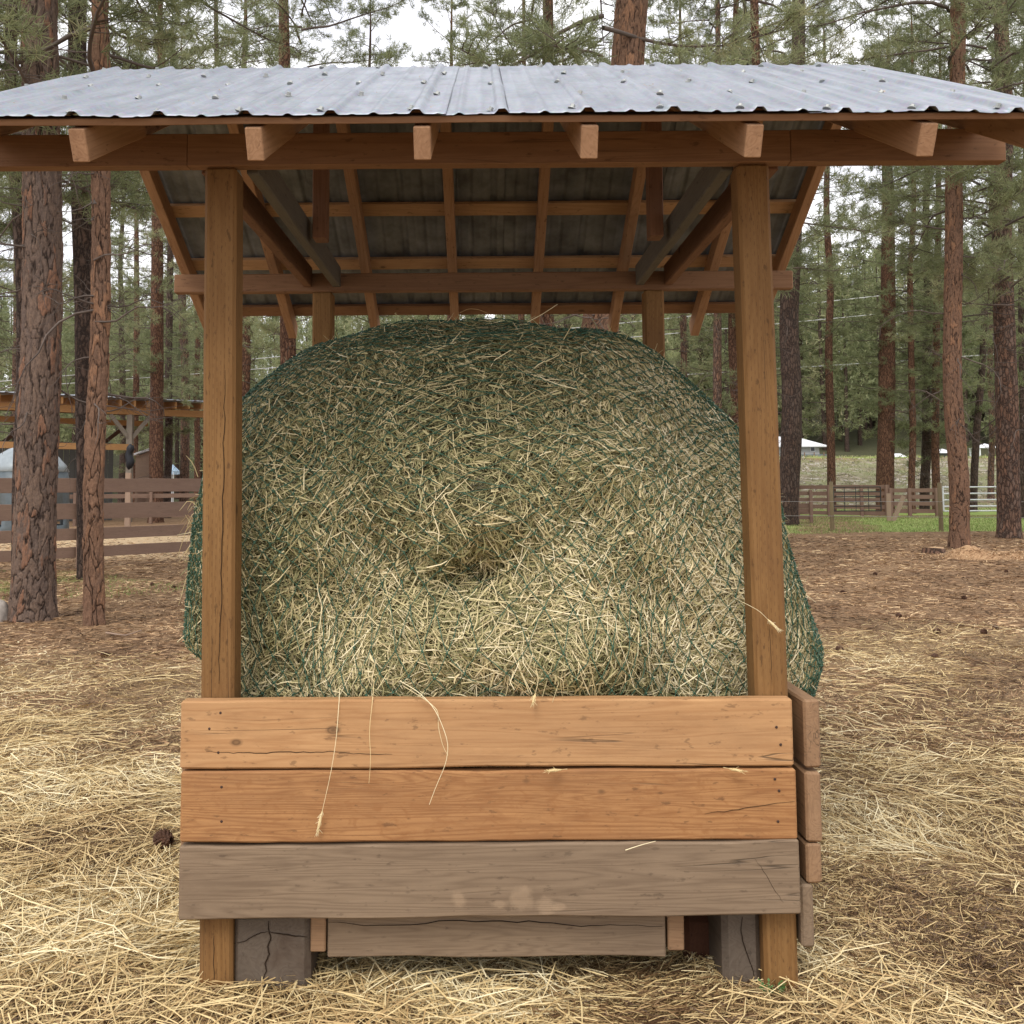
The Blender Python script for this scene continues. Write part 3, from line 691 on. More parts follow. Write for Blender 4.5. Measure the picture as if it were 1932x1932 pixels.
stalk('hay_stalk', 'seed head lying in the gap under the top front board at the right', [(1365, 1448, 3.14), (1375, 1450, 3.13)], .0015, .045, .8)
stalk('hay_stalk', 'seed head lying in the gap under the top front board at the middle', [(1070, 1451, 3.14), (1060, 1452, 3.13)], .0015, .06, .8)
stalk('hay_stalk', 'kinked pale stalk standing out from the netted bale near the right post', [(1075, 1175, 3.2), (1120, 1165, 3.17), (1163, 1158, 3.16), (1163, 1200, 3.16), (1180, 1240, 3.16), (1196, 1296, 3.17)], .0019, None, 1.)
stalk('hay_stalk', 'stray stalk rising from the top of the bale towards the back beam', [(995, 608, 3.75), (1025, 592, 3.72), (1052, 574, 3.7)], .0022, None, .95)
stalk('hay_stalk', 'curved dark stalk lying over the crest of the bale', [(868, 590, 3.75), (885, 582, 3.72), (905, 584, 3.7), (930, 596, 3.7)], .0018, None, .4)
def tuft_left():
    T = Tubes(); rn = np.random.default_rng(9)
    for q in range(34):
        a = np.array(at(378 + rn.normal(0, 5), 985 + rn.normal(0, 42), 4.0 + rn.normal(0, .06))[:])
        d = np.array([-1, rn.normal(0, .5), rn.normal(.0, .9)]); d /= np.linalg.norm(d); L = rn.uniform(.03, .15) * rn.uniform(.4, 1)
        m_ = a + d * L * .55; e = a + d * L + np.array([0, 0, -rn.uniform(.0, .09)])
        T.add([a, a * .5 + m_ * .5 + [0, 0, .008], m_, e], [.002, .002, .0018, .0008], 4, rn.uniform(.35, 1))
    o = mobj('hay_tuft', T.mesh('hay_tuft', M['straw'])); tagit(o, 'tuft of bent hay stems sticking out left behind the left front post', 'hay tuft', kind='stuff')
tuft_left()

# ------------------------------------------------------------------ straw and litter on the ground
def scatter(n, y0, y1, fn, Lr, Wr, tr, name, mat, seed, pw=1.3, lift=.02, tilt=.12, grow=0., half=.60, flow=True):
    R = np.random.default_rng(seed)
    m_ = int(n * 2.6); u = R.random(m_)
    y = (y0 ** (1 - pw) + u * (y1 ** (1 - pw) - y0 ** (1 - pw))) ** (1 / (1 - pw)) if abs(pw - 1) > 1e-3 else y0 * (y1 / y0) ** u
    x = (R.random(m_) * 2 - 1) * (y * half + .25) + y * .025
    keep = R.random(m_) < fn(x, y)
    x, y = x[keep][:n], y[keep][:n]; k = len(x)
    z = gz(x, y)
    gx = (gz(x + .03, y) - z) / .03; gy = (gz(x, y + .03) - z) / .03
    N = np.stack([-gx, -gy, np.ones(k)], 1); N /= np.linalg.norm(N, axis=1)[:, None]
    th = (vn(x * 1.3, y * 1.3, 0, 70) * 2.0 + vn(x * .5, y * .5, 0, 71) * 1.5) * (1 if flow else 0) + R.normal(0, 1, k) * ((.60 + 1.2 * ss(-.35, .35, vn(x * 1.9, y * 1.9, 0, 73))) if flow else 3)
    T = np.stack([np.cos(th), np.sin(th), gx * np.cos(th) + gy * np.sin(th) + R.normal(0, tilt, k)], 1)
    g = 1 + grow * np.clip(y - 4, 0, 100)
    L = R.uniform(*Lr, k) * R.uniform(.45, 1, k) * (1 + .3 * (g - 1)); Wd = R.uniform(*Wr, k) * g
    P = np.stack([x, y, z + R.uniform(.001, lift, k)], 1)
    pt = fbm(x * 1.1, y * 1.1, 0, 81, 3)
    t = tr[0] + (tr[1] - tr[0]) * np.clip(R.beta(1.1, 1.0, k) * .95 + .55 * pt - .05, 0, 1)
    return strands(P, T, N, L, Wd, R.normal(0, .07, k) * L, t, name, mat, R.uniform(-.8, .8, k), np.abs(R.normal(0, .03, k)) * L)
o = mobj('straw_litter', scatter(200000, 2.3, 13.5, lambda x, y: straw_amt(x, y) ** 1.15, (.03, .14), (.0017, .0040), (.0, 1.), 'straw_litter', M['straw'], 1, pw=1.75, lift=.035, grow=.11, tilt=.14))
tagit(o, 'golden straw strewn thickly over the yard around the feeder', 'straw', kind='stuff')
o = mobj('straw_chaff', scatter(90000, 2.3, 11, lambda x, y: .35 + .65 * straw_amt(x, y), (.008, .035), (.002, .0055), (.0, 1.), 'straw_chaff', M['straw'], 12, pw=1.8, lift=.022, grow=.12, tilt=.3, flow=False))
tagit(o, 'short broken bits of straw and chaff between the stalks', 'straw', kind='stuff')
def longf(x, y): return straw_amt(x, y) * ss(-.35, .35, fbm(x * .9, y * .9, 0, 44, 2))
o = mobj('straw_litter', scatter(26000, 2.3, 12, longf, (.14, .42), (.003, .0052), (.45, 1.), 'straw_litter_long', M['straw'], 2, pw=1.9, lift=.05, grow=.06, tilt=.10))
tagit(o, 'longer pale stalks lying loose on top of the straw', 'straw', kind='stuff')
o = mobj('pine_needle_litter', scatter(90000, 5, 34, lambda x, y: np.clip(1.05 - .9 * straw_amt(x, y), .1, 1) * (1 - .9 * ss(29, 34, y)), (.05, .16), (.003, .006), (.0, 1.), 'pine_needle_litter', M['needle_litter'], 3, pw=1.25, lift=.02, grow=.12, flow=False, tilt=.12))
tagit(o, 'reddish brown pine needles covering the yard behind the straw', 'pine needles', kind='stuff')
def grass_blades():
    R = np.random.default_rng(8); n = 26000
    y = R.uniform(33.5, 51, n); x = R.uniform(9, 30, n); k = R.random(n) < .9; x, y = x[k], y[k]
    xl = R.uniform(-13, -3.2, 9000); yl = R.uniform(14.5, 21, 9000); kk = ss(-.1, .4, fbm(xl * .7, yl * .7, 0, 31, 2)) > R.random(9000); x = np.r_[x, xl[kk]]; y = np.r_[y, yl[kk]]
    n = len(x); z = gz(x, y); s = np.where(y < 25, .55, 1.)
    P = np.stack([x, y, z + .02], 1); D = np.stack([R.normal(0, .5, n), R.normal(0, .5, n), np.ones(n)], 1); N = np.stack([R.normal(0, 1, n), -np.ones(n), 0 * x], 1)
    return strands(P, D, N, R.uniform(.05, .13, n) * s, R.uniform(.01, .02, n) * s, R.normal(0, .02, n), R.random(n), 'grass', M['grass'])
o = mobj('grass', grass_blades()); tagit(o, 'short green grass in front of the far rail fence and by the left trees', 'grass', kind='stuff')

# ------------------------------------------------------------------ trees
def limb_path(p, d, L, n, rn, droop=.0, wob=.12, lift=0.):
    P = [np.array(p, float)]; d = np.array(d, float); d /= np.linalg.norm(d)
    for q in range(n):
        d = d + rn.normal(0, wob, 3) + np.array([0, 0, -droop + lift * q / n]); d /= np.linalg.norm(d); P.append(P[-1] + d * L / n)
    return np.array(P)
def make_crown(seed, z0, z1, R, nb, ntw, needles, nl, nw, dead=14, dz=(2.5, 7), sides=4, ntuft=3, dark=0.):
    """-> (branches mesh, foliage mesh), trunk axis at origin"""
    rn = np.random.default_rng(seed); T = Tubes(); tc = []; td = []; tt = []
    for b in range(nb):
        u = (b + rn.random()) / nb; z = z0 + (z1 - z0) * u
        prof_ = (.55 + .45 * math.sin(min(1, u * 2.2) * math.pi / 2)) * (1 - .55 * max(0, u - .45) / .55)
        L = R * prof_ * rn.uniform(.6, 1.1); az = b * 2.399 + rn.normal(0, .4)
        el = rn.uniform(-.15, .35) + .4 * u
        d = np.array([math.cos(az) * math.cos(el), math.sin(az) * math.cos(el), math.sin(el)])
        P = limb_path((0, 0, z), d, L, 9, rn, .06, .10, .12)
        T.add(P, np.linspace(.008 + .009 * L, .005, len(P)), 5)
        shade = rn.normal(0, .12)
        for t in range(ntw):
            k = rn.uniform(.28, 1.0); q = k * 9; i0 = min(8, int(q)); c = P[i0] + (P[i0 + 1] - P[i0]) * (q - i0)
            ax = P[i0 + 1] - P[i0]; ax /= np.linalg.norm(ax)
            sd = np.cross(ax, [0, 0, 1]); sd /= np.linalg.norm(sd) + 1e-6
            dd = ax * rn.uniform(.2, .9) + sd * rn.choice([-1, 1]) * rn.uniform(.4, 1.) + np.array([0, 0, rn.uniform(-.25, .5)])
            l2 = rn.uniform(.35, 1.05) * (L / R) ** .3 * (1.15 - .4 * k)
            Q = limb_path(c, dd, l2, 4, rn, .02, .16, .25)
            T.add(Q, np.linspace(.010, .004, 5), 3)
            for w in range(ntuft):
                j = rn.integers(2, 5) if w else 4; e = Q[j] + rn.normal(0, .07, 3) * (1 if w else 0)
                di = Q[j] - Q[j - 1]; di /= np.linalg.norm(di); di = di + rn.normal(0, .35, 3) + np.array([0, 0, .15])
                tc.append(e); td.append(di / np.linalg.norm(di)); tt.append(.45 + shade + rn.normal(0, .12) - dark)
    for b in range(dead):
        z = rn.uniform(*dz); az = rn.uniform(0, 6.28); L = rn.uniform(.3, 1.9)
        P = limb_path((0, 0, z), (math.cos(az), math.sin(az), rn.uniform(-.35, .2)), L, 8, rn, .05, .24)
        T.add(P, np.linspace(.009 + .005 * L, .003, 9), 4)
        for t in range(rn.integers(2, 6)):
            i0 = rn.integers(2, 8); Q = limb_path(P[i0], (P[i0] - P[i0 - 1]) / (L / 8) + rn.normal(0, .7, 3), rn.uniform(.25, .8), 5, rn, .03, .25); T.add(Q, np.linspace(.006, .002, 6), 3)
    tc = np.array(tc); td = np.array(td); tt = np.array(tt); n = len(tc)
    c = np.repeat(tc, needles, 0); d = np.repeat(td, needles, 0); m_ = len(c)
    nd = d * rn.uniform(.15, 1.1, (m_, 1)) + rn.normal(0, .62, (m_, 3)); nd /= np.linalg.norm(nd, axis=1)[:, None]
    c = c - d * rn.uniform(0, .14, (m_, 1))
    sd = np.cross(nd, rn.normal(0, 1, (m_, 3))); sd /= np.linalg.norm(sd, axis=1)[:, None]
    l = rn.uniform(.7, 1.15, (m_, 1)) * nl; w = nw * rn.uniform(.7, 1.2, (m_, 1))
    V = np.stack([c - sd * w * .35, c + sd * w * .35, c + nd * l * .55 + sd * w * .5, c + nd * l, ], 1)
    V = V.reshape(-1, 3); k = np.arange(m_)[:, None] * 4
    Fq = (k + np.array([0, 1, 2, 3])).reshape(-1, 4)
    tint = np.clip(np.repeat(tt, needles) + rn.normal(0, .13, m_), 0, 1)
    return T.mesh('branches', M['twig']), np_mesh('foliage', V, Fq, M['foliage'], tint)
NEAR = [make_crown(100 + k, 5.6 + .4 * k, 23, 4.0, 50, 22, 15, .22, .013, 22, (2.6, 7.5), ntuft=4) for k in range(3)]
MID = [make_crown(200 + k, (6.5, 4.6, 8.)[k], 31, 3.7, 70, 15, 10, .27, .024, 30, (2.0, 8.5), ntuft=3) for k in range(3)]
LOW = [make_crown(300 + k, 3.0 + k, 29, 3.5, 70, 15, 10, .27, .024, 16, (1.5, 5), ntuft=3, dark=.05) for k in range(2)]
def trunk_mesh(base, top_dir, r0, H, seed, hi=False, mat=None):
    na, nz = (200, 800) if hi else (20, 60)
    z = np.concatenate([np.linspace(-.25, 1, nz // 6), 1 + (H - 1) * np.linspace(0, 1, nz - nz // 6 + 1)[1:] ** (1.6 if hi else 1.2)])
    a = np.linspace(0, 2 * np.pi, na, endpoint=False); A, Z = np.meshgrid(a, z)
    R = r0 * (1 - .35 * np.clip(Z / H, 0, 1) - .6 * np.clip(Z / H, 0, 1) ** 4) * (1 + .17 * np.exp(-np.clip(Z, 0, 99) / .30)) * (1 + .04 * vn(np.cos(A) * 1.5, np.sin(A) * 1.5, Z * .5, seed)) + .06 * r0 * np.exp(-np.clip(Z, 0, 9) / .3) * np.sin(A * 4 + seed)
    wx = .10 * vn(Z * .22, 0, 0, seed) * np.clip(Z / 3, 0, 1); wy = .10 * vn(Z * .22, 5, 0, seed + 1) * np.clip(Z / 3, 0, 1)
    if hi:
        # plates and furrows
        uu = A / (2 * np.pi) * max(9, round(r0 * 58)); k = max(9, round(r0 * 58)); vv = Z * 4.2
        ca, sa = np.cos(A) * r0 * 10, np.sin(A) * r0 * 10
        uu = uu + 1.0 * fbm(ca, sa, Z * 3.2, seed + 9, 5); vv = vv + 2.0 * fbm(ca * .8, sa * .8, Z * 2.4, seed + 19, 5)
        f1 = np.full(A.shape, 9.); f2 = np.full(A.shape, 9.); h2 = np.zeros(A.shape); hid = np.zeros(A.shape); iu = np.floor(uu).astype(np.int64); iv = np.floor(vv).astype(np.int64)
        for di in (-1, 0, 1):
            for dj in (-1, 0, 1):
                ci = (iu + di) % k; cj = iv + dj
                cx = iu + di + .15 + .7 * _h(ci, cj, cj * 0, seed); cy = iv + dj + .1 + .8 * _h(ci, cj, cj * 0 + 3, seed)
                dd = np.hypot(uu - cx, (vv - cy)); hh = _h(ci, cj, cj * 0 + 7, seed)
                nw_ = dd < f1; h2 = np.where(nw_, hid, np.where(dd < f2, hh, h2)); f2 = np.where(nw_, f1, np.minimum(f2, dd)); hid = np.where(nw_, hh, hid); f1 = np.where(nw_, dd, f1)
        e = np.clip((f2 - f1) / (.16 + .26 * (fbm(ca * 1.3, sa * 1.3, Z * 2.5, seed + 33, 2) * .5 + .5)), 0, 1)
        e = np.where(np.abs(hid - h2) < .13, np.maximum(e, .7), e)
        lay = fbm(ca * 2.2, sa * 2.2, Z * 7, seed + 3, 4); R = R - .015 * (1 - e) ** 1.2 + .012 * (hid - .5) + .012 * np.round(lay * 3) / 3 + .004 * lay
        hid = np.clip(hid + .35 * lay, 0, 1)
    else:
        R = R * (1 + .05 * vn(np.cos(A) * 4, np.sin(A) * 4, Z * 2, seed + 5))
    X = R * np.cos(A) + wx + top_dir[0] * Z; Y = R * np.sin(A) + wy + top_dir[1] * Z
    V = np.stack([X, Y, Z], -1).reshape(-1, 3); m_ = len(z)
    i = np.arange(m_ - 1)[:, None] * na; j = np.arange(na)[None, :]; j2 = (j + 1) % na
    Fq = np.stack([i + j, i + j2, i + na + j2, i + na + j], -1).reshape(-1, 4)
    me = np_mesh('trunk', V, Fq, mat, smooth=True)
    if hi: pt_attr(me, 'furrow', (1 - e).ravel()); pt_attr(me, 'plate', hid.ravel())
    return me
def bark_hi(name, c1, c2, c3, fur):
    m = NT(name); v = m.coord('Object'); p = m.attr('plate'); fu = m.attr('furrow')
    fi = m.noise(v, 30, 6, .75); 
    mp = m.node('ShaderNodeMapping'); mp.inputs['Scale'].default_value = (40, 40, 14); m.t.links.new(v, mp.inputs[0]); fl = m.noise(mp.outputs[0], 1., 5, .7, .6)
    col = m.ramp(p, [(0, c1), (.55, c2), (.8, c1), (.93, c3)], 'LINEAR')
    col = m.mix(m.rng(fl, .4, .62, 0., .7), col, tuple(x * .55 for x in c1)); col = m.mix(m.rng(fi, .5, .72, 0., .45), col, tuple(min(1, x * 1.5) for x in c2))
    col = m.mix(m.rng(fu, .35, .95, 0., 1.), col, fur); m.base(col, .92, .12); m.bump(m.math('ADD', fl, fi), .9, .012); return m.m
M['hi_grey'] = bark_hi('bark_plated_grey', (.145, .105, .085), (.20, .135, .098), (.27, .14, .085), (.03, .021, .017))
M['hi_red'] = bark_hi('bark_plated_red', (.165, .10, .068), (.22, .125, .078), (.28, .15, .085), (.026, .016, .012))
def tree(label, pxb, Y, wpx, pxt, pyt, H, mat, crown, hi=False, rot=0., group=None, cs=1., seed=None, pyb=920):
    H = 23.5 if crown in NEAR else (31.5 if crown in MID else 29.5)
    b = at(pxb, 950, Y); t = at(pxt, pyt, Y); hb = at(pxb, pyb, Y)
    lean = (t.x - hb.x) / (t.z - hb.z) if abs(t.z - hb.z) > .3 else 0
    g = float(gz(b.x, Y)); d = wpx * (Y * 1.0) / F
    seed = seed if seed is not None else int(pxb) + 1
    # base so that the trunk passes pxb at eye level
    bx = hb.x - lean * (hb.z - g)
    r = thing('pine_tree', label, 'pine tree', (bx, Y, g), group)
    mobj('trunk', trunk_mesh(None, (lean, random.uniform(-.01, .01)), d / 2 * 1.06, H, seed, hi, mat), r)
    br, fo = crown
    for nm, me in (('branches', br), ('foliage', fo)):
        o = mobj(nm, me, r); o.rotation_euler = (0, lean, rot); o.scale = (cs, cs, cs if cs < 1.3 else 1.15)
    return r
Q = 'bark_'
tree('thick grey-brown pine with deeply plated bark nearest the left edge, rocks at its foot', 63, 12.6, 71, 73, 0, 19, M['hi_grey'], NEAR[0], True, 1.0)
tree('dark pine trunk half hidden behind the thick plated one at the left edge', 36, 17, 26, 30, 300, 19, M['bark_dark'], NEAR[1], rot=2.)
tree('slim reddish pine, nearest to the feeder on the left, its foot in the needles', 178, 12.1, 35, 179, 0, 18, M['hi_red'], NEAR[1], True, .3)
tree('dark pine leaning left just behind the slim reddish one', 167, 18.3, 38, 158, 300, 20, M['bark_dark'], NEAR[2], rot=4.)
tree('red-brown pine beyond the left rail fence in front of the barn end', 294, 50, 25, 298, 440, 25, M['bark_red'], MID[0])
tree('dark thin pine touching the right side of the red-brown one by the barn', 315, 57, 14, 318, 600, 25, M['bark_dark'], MID[1])
tree('grey-brown pine right of the blue tent, beyond the left rail fence', 348, 62, 17, 346, 640, 26, M['bark_grey'], MID[2])
tree('thin orange-brown pine seen just left of the left front post', 371, 75, 11, 371, 640, 25, M['bark_red'], MID[0], rot=2)
tree('dark red pine between the left front post and the bale', 464, 50, 17, 463, 640, 25, M['bark_red'], MID[1], rot=3)
tree('bright red-brown pine behind the left shoulder of the bale', 551, 30, 31, 541, 100, 22, M['bark_red'], NEAR[2], rot=2.2)
tree('reddish pine with a pale broken limb, rising behind the roof ridge at centre', 1030, 27, 29, 1032, 100, 22, M['bark_red'], NEAR[0], rot=3.3)
tree('thickest pine rising behind the roof, right of centre', 1112, 17, 70, 1180, 60, 19, M['hi_red'], NEAR[1], True, 5.2, cs=1.15)
tree('thin grey pine behind the roof between the thickest and the right-hand ones', 1354, 44, 16, 1354, 100, 24, M['bark_grey'], MID[2], rot=1, cs=1.2)
tree('dark ridged pine standing just right of the right front post', 1486, 41, 37, 1508, 100, 24, M['bark_dark'], MID[2], rot=.8, cs=1.15)
tree('reddish pine seen between the bale and the right front post', 1385, 46, 21, 1387, 620, 24, M['bark_red'], MID[1], rot=1.4)
tree('tall red pine with flaking bark, stump and wood chips at its foot', 1808, 25.4, 34, 1797, 0, 20, M['hi_red'], NEAR[2], True, 0.4, cs=1.2)
tree('grey and red pine at the right edge, flared foot on bare ground', 1903, 30.6, 39, 1891, 0, 22, M['bark_grey'], NEAR[0], rot=2.6, cs=1.2)
tree('slim orange-red pine behind the first wire-fence post', 1569, 58, 15, 1566, 640, 24, M['bark_red'], MID[1], rot=2.5)
tree('stout red pine behind the black gate, green boughs hanging low on it', 1671, 58, 31, 1674, 600, 25, M['bark_red'], LOW[1], rot=.2)
tree('thin red pine left of the dark pair behind the rail fence', 1721, 57, 12, 1719, 600, 22, M['bark_red'], MID[0], rot=1.2)
tree('dark grey pine between two thin red ones behind the rail fence', 1745, 60, 17, 1748, 600, 24, M['bark_dark'], LOW[0], rot=4.1)
tree('red-brown pine behind the second wire-fence post', 1768, 58, 14, 1771, 600, 24, M['bark_red'], MID[1], rot=5.)
tree('slanting thin dark pine behind the white pipe gate', 1838, 59, 13, 1862, 500, 20, M['bark_dark'], LOW[1], rot=1.9, pyb=930)
tree('dark pine cut by the right edge behind the grey and red one', 1930, 47, 17, 1930, 600, 23, M['bark_dark'], MID[2], rot=3.9)
# backdrop pines one can tell apart only as part of the stand
k = 0
for (px, Y, w, cr_) in ((-30, 24, 22, NEAR[2]), (228, 70, 11, MID[0]), (255, 66, 12, LOW[0]), (420, 44, 14, MID[2]), (700, 52, 13, LOW[1]), (850, 55, 14, MID[0]), 
        (980, 48, 13, MID[2]), (1075, 56, 13, LOW[0]), (1290, 52, 13, MID[0]), (1420, 55, 13, LOW[1]), (1450, 62, 11, MID[2]), (1440, 24, 20, NEAR[1]), (1960, 26, 20, NEAR[2]), (1150, 60, 12, LOW[1]), 
        (1870, 66, 11, LOW[1]), (1960, 36, 18, MID[1]), (2010, 50, 16, LOW[0]), (-110, 40, 18, MID[0]), (30, 70, 12, LOW[0]), (160, 75, 12, MID[1])):
    tree('slender pine standing among the dense trees at the back of the yard', px, Y, w, px + random.uniform(-8, 8), 400, 24, M[random.choice(['bark_red', 'bark_dark', 'bark_grey'])], cr_, rot=k * 1.3, group='slender pines among the dense trees behind'); k += 1
# far forest: one mass
def far_forest():
    rn = np.random.default_rng(55); VF = []; TF = []; TB = Tubes()
    for q in range(640):
        y = rn.uniform(92, 300) if q > 60 else rn.uniform(88, 120); x = rn.uniform(-.72, .72) * y
        if q > 540: y = rn.uniform(112, 140); x = rn.uniform(14, 85)
        if 18 < x < 60 and y < 112: continue
        if x < -20 and y < 100: continue
        g = float(gz(x, y)); H = rn.uniform(15, 27); R = rn.uniform(2.2, 3.6); z0 = rn.uniform(.04, .22) * H
        n = 560; u = rn.random(n) ** .8; z = z0 + (H - z0) * u; rr = R * (1 - u) ** .6 * rn.random(n) ** .45 + .2
        # boughs: cluster by azimuth per height
        az = rn.integers(0, 7, n) * .9 + np.floor(z * 1.1) * 1.7 + rn.normal(0, .28, n)
        c = np.stack([x + rr * np.cos(az), y + rr * np.sin(az), g + z + rn.normal(0, .2, n)], 1)
        c = np.repeat(c, 5, 0); m_ = len(c); nd = rn.normal(0, 1, (m_, 3)) + [0, 0, .3]; nd /= np.linalg.norm(nd, axis=1)[:, None]
        sd = np.cross(nd, rn.normal(0, 1, (m_, 3))); sd /= np.linalg.norm(sd, axis=1)[:, None]
        c = c + rn.normal(0, .12, (m_, 3)); w = rn.uniform(.05, .10, (m_, 1)); l = rn.uniform(.35, .65, (m_, 1))
        VF.append(np.stack([c - sd * w, c + sd * w, c + nd * l], 1).reshape(-1, 3)); TF.append(np.clip(np.repeat(rn.normal(.6, .18, n), 5) + rn.normal(0, .12), 0, 1))
        TB.add([(x, y, g - .5), (x + rn.normal(0, .2), y, g + H * .5), (x, y, g + H)], [.28, .2, .03], 6)
    V = np.concatenate(VF); Fq = np.arange(len(V)).reshape(-1, 3)
    me = np_mesh('distant_forest', V, Fq, M['foliage'], np.concatenate(TF))
    o = mobj('distant_forest', me); tagit(o, 'dense green pine forest rising far behind the yard', 'forest', kind='stuff')
    o2 = mobj('forest_trunks', TB.mesh('forest_trunks', M['bark_dark']), o); o2['kind'] = 'stuff'
far_forest()

# ------------------------------------------------------------------ left: rail fence, barn, sheds
def rail_fence(name, label, A, B, H, rails, rh, posts, mat, pw=.14, over=.03, th=.05, group=None):
    A = Vector(A); B = Vector(B); d = (B - A).normalized(); n = Vector((d.y, -d.x, 0))
    r = thing(name, label, 'fence', (A.x, A.y, 0), group)
    for iz, z in enumerate(rails):
        member('rail', A + Vector((0, 0, z)), B + Vector((0, 0, z)), th, rh[iz] if isinstance(rh, tuple) else rh, mat, r, bev=.004, wav=.004)
    for t in posts:
        p = A + (B - A) * t + n * (pw / 2 + th / 2 + .003)
        member('fence_post', p + Vector((0, 0, -.3)), p + Vector((0, 0, H + over)), pw, pw, mat, r, up=(0, 1, 0), bev=.012, wav=.003)
    return r
YFP = 20.
fA = at(-120, 950, 18.9); fB = at(560, 950, 25.2); dirv = (fB - fA)
def fh(py): return at(114, py, YFP).z
rails = [(fh(901) + fh(930)) / 2, (fh(951) + fh(982)) / 2, (fh(1000) + fh(1024)) / 2, (fh(1037) + fh(1059)) / 2]
tpost = [(at(114, 950, YFP).x - fA.x) / (fB.x - fA.x)]
rf = rail_fence('rail_fence', 'brown four-rail board fence running behind the left pines towards the bale', (fA.x, fA.y, 0), (fB.x, fB.y, 0), fh(903), rails, (.30, .33, .25, .225), [tpost[0], tpost[0] - .42 if tpost[0] > .42 else .0, tpost[0] + .47], M['fence'], pw=.20)
gA = at(-60, 950, 44); gB = at(470, 950, 50)
rail_fence('rail_fence', 'far brown rail fence seen through the gaps of the left board fence, before the barn', (gA.x, gA.y, 0), (gB.x, gB.y, 0), 1.5, (1.35, .85, .4), .2, (.1, .35, .62, .9), M['fence'])
for pxs in (242,):
    st = at(pxs, 950, 38); o = boxm('stake', (st.x - .1, 37.9, -.2), (st.x + .1, 38.05, 2.3), M['fence_pale'], None, 'z'); tagit(o, 'pale square stake standing behind the left board fence near the barn post', 'stake')
def barn():
    P0 = Vector((at(-70, 800, 46.9).x, 46.9, 0)); P1 = Vector((at(386, 800, 54).x, 54, 0)); d = (P1 - P0); L = d.length; d.normalize(); n = Vector((-d.y, d.x, 0))
    r = thing('barn', 'open-sided timber barn with low metal roof behind the left fence', 'barn', P0)
    up = Vector((0, 0, 1)); hh = lambda py: at(190, py, 50.4).z
    zt = hh(749); pt = lambda s, w, z: P0 + d * s + n * w + up * z
    W_ = 7.
    # ribbed roof sheet
    xx = np.linspace(-.3, L + .3, 400); V = []; 
    for w, z in ((-.75, zt - .02), (W_, zt + .55)):
        for x in xx: V.append(pt(x, w, z + (.05 if (x / .55) % 1 < .3 else 0)) - P0)
    i = np.arange(399); me = np_mesh('roof', [v[:] for v in V], np.stack([i, i + 1, i + 401, i + 400], 1), M['roof']); o = mobj('roof', me, r)
    md = o.modifiers.new('t', 'SOLIDIFY'); md.thickness = .03
    for q in range(int(L / .72) + 1):
        s = q * .72; member('rafter', pt(s, -.62, zt - .28), pt(s, W_, zt + .26), .10, .34, M['barn_wood'], r, wav=0, cuts=1)
    member('eave_beam', pt(-.2, 0, zt - .66), pt(L + .2, 0, zt - .66), .22, .36, M['barn_wood'], r, wav=0, cuts=1)
    member('back_beam', pt(-.2, W_, zt - .2), pt(L + .2, W_, zt - .2), .2, .3, M['barn_dark'], r, wav=0, cuts=1)
    member('inner_beam', pt(-.2, 3.5, zt - 1.05), pt(L - 2, 3.5, zt - 1.05), .2, .3, M['barn_wood'], r, wav=0, cuts=1)
    sx = lambda px, w=0: ((at(px, 850, 51).x - P0.x) / d.x)
    for px in (-20, 237, 383):
        s = sx(px); zb = zt - .84
        member('barn_post', pt(s, 0, -.2), pt(s, 0, zb), .3, .3, M['barn_grey'], r, up=(0, 1, 0), wav=.01)
        for sg in (-1, 1):
            if s + sg * 1.1 > L + .3: continue
            member('knee_brace', pt(s + sg * .06, -.03, zb - 1.25), pt(s + sg * 1.05, -.03, zb - .02), .14, .20, M['barn_grey'], r, wav=0, cuts=1)
    for s in (1.5, 6.5): member('inner_brace', pt(s, 3.5, 3.4), pt(s + 2.2, 3.5, zt - 1.2), .14, .2, M['barn_dark'], r, wav=0, cuts=1)
    # plank wall set back inside
    q = 0; s = -.3; se = sx(243)
    while s < se: member('wall_plank', pt(s, 3.2, 0), pt(s, 3.2, hh(829) + random.uniform(-.03, .03)), .27, .04, M['plank'], r, up=n, bev=.01, wav=.004); s += .29; q += 1
    member('cross_rail', pt(-.3, -.15, (hh(838) + hh(847)) / 2), pt(se - .1, -.15, (hh(838) + hh(847)) / 2), .1, .32, M['barn_wood'], r, wav=0, cuts=1)
M['plank'] = wood('weathered_plank', (.12, .12, .11), (.085, .085, .08), (.06, .06, .055), weather=.4, wcol=(.15, .15, .14))
barn()
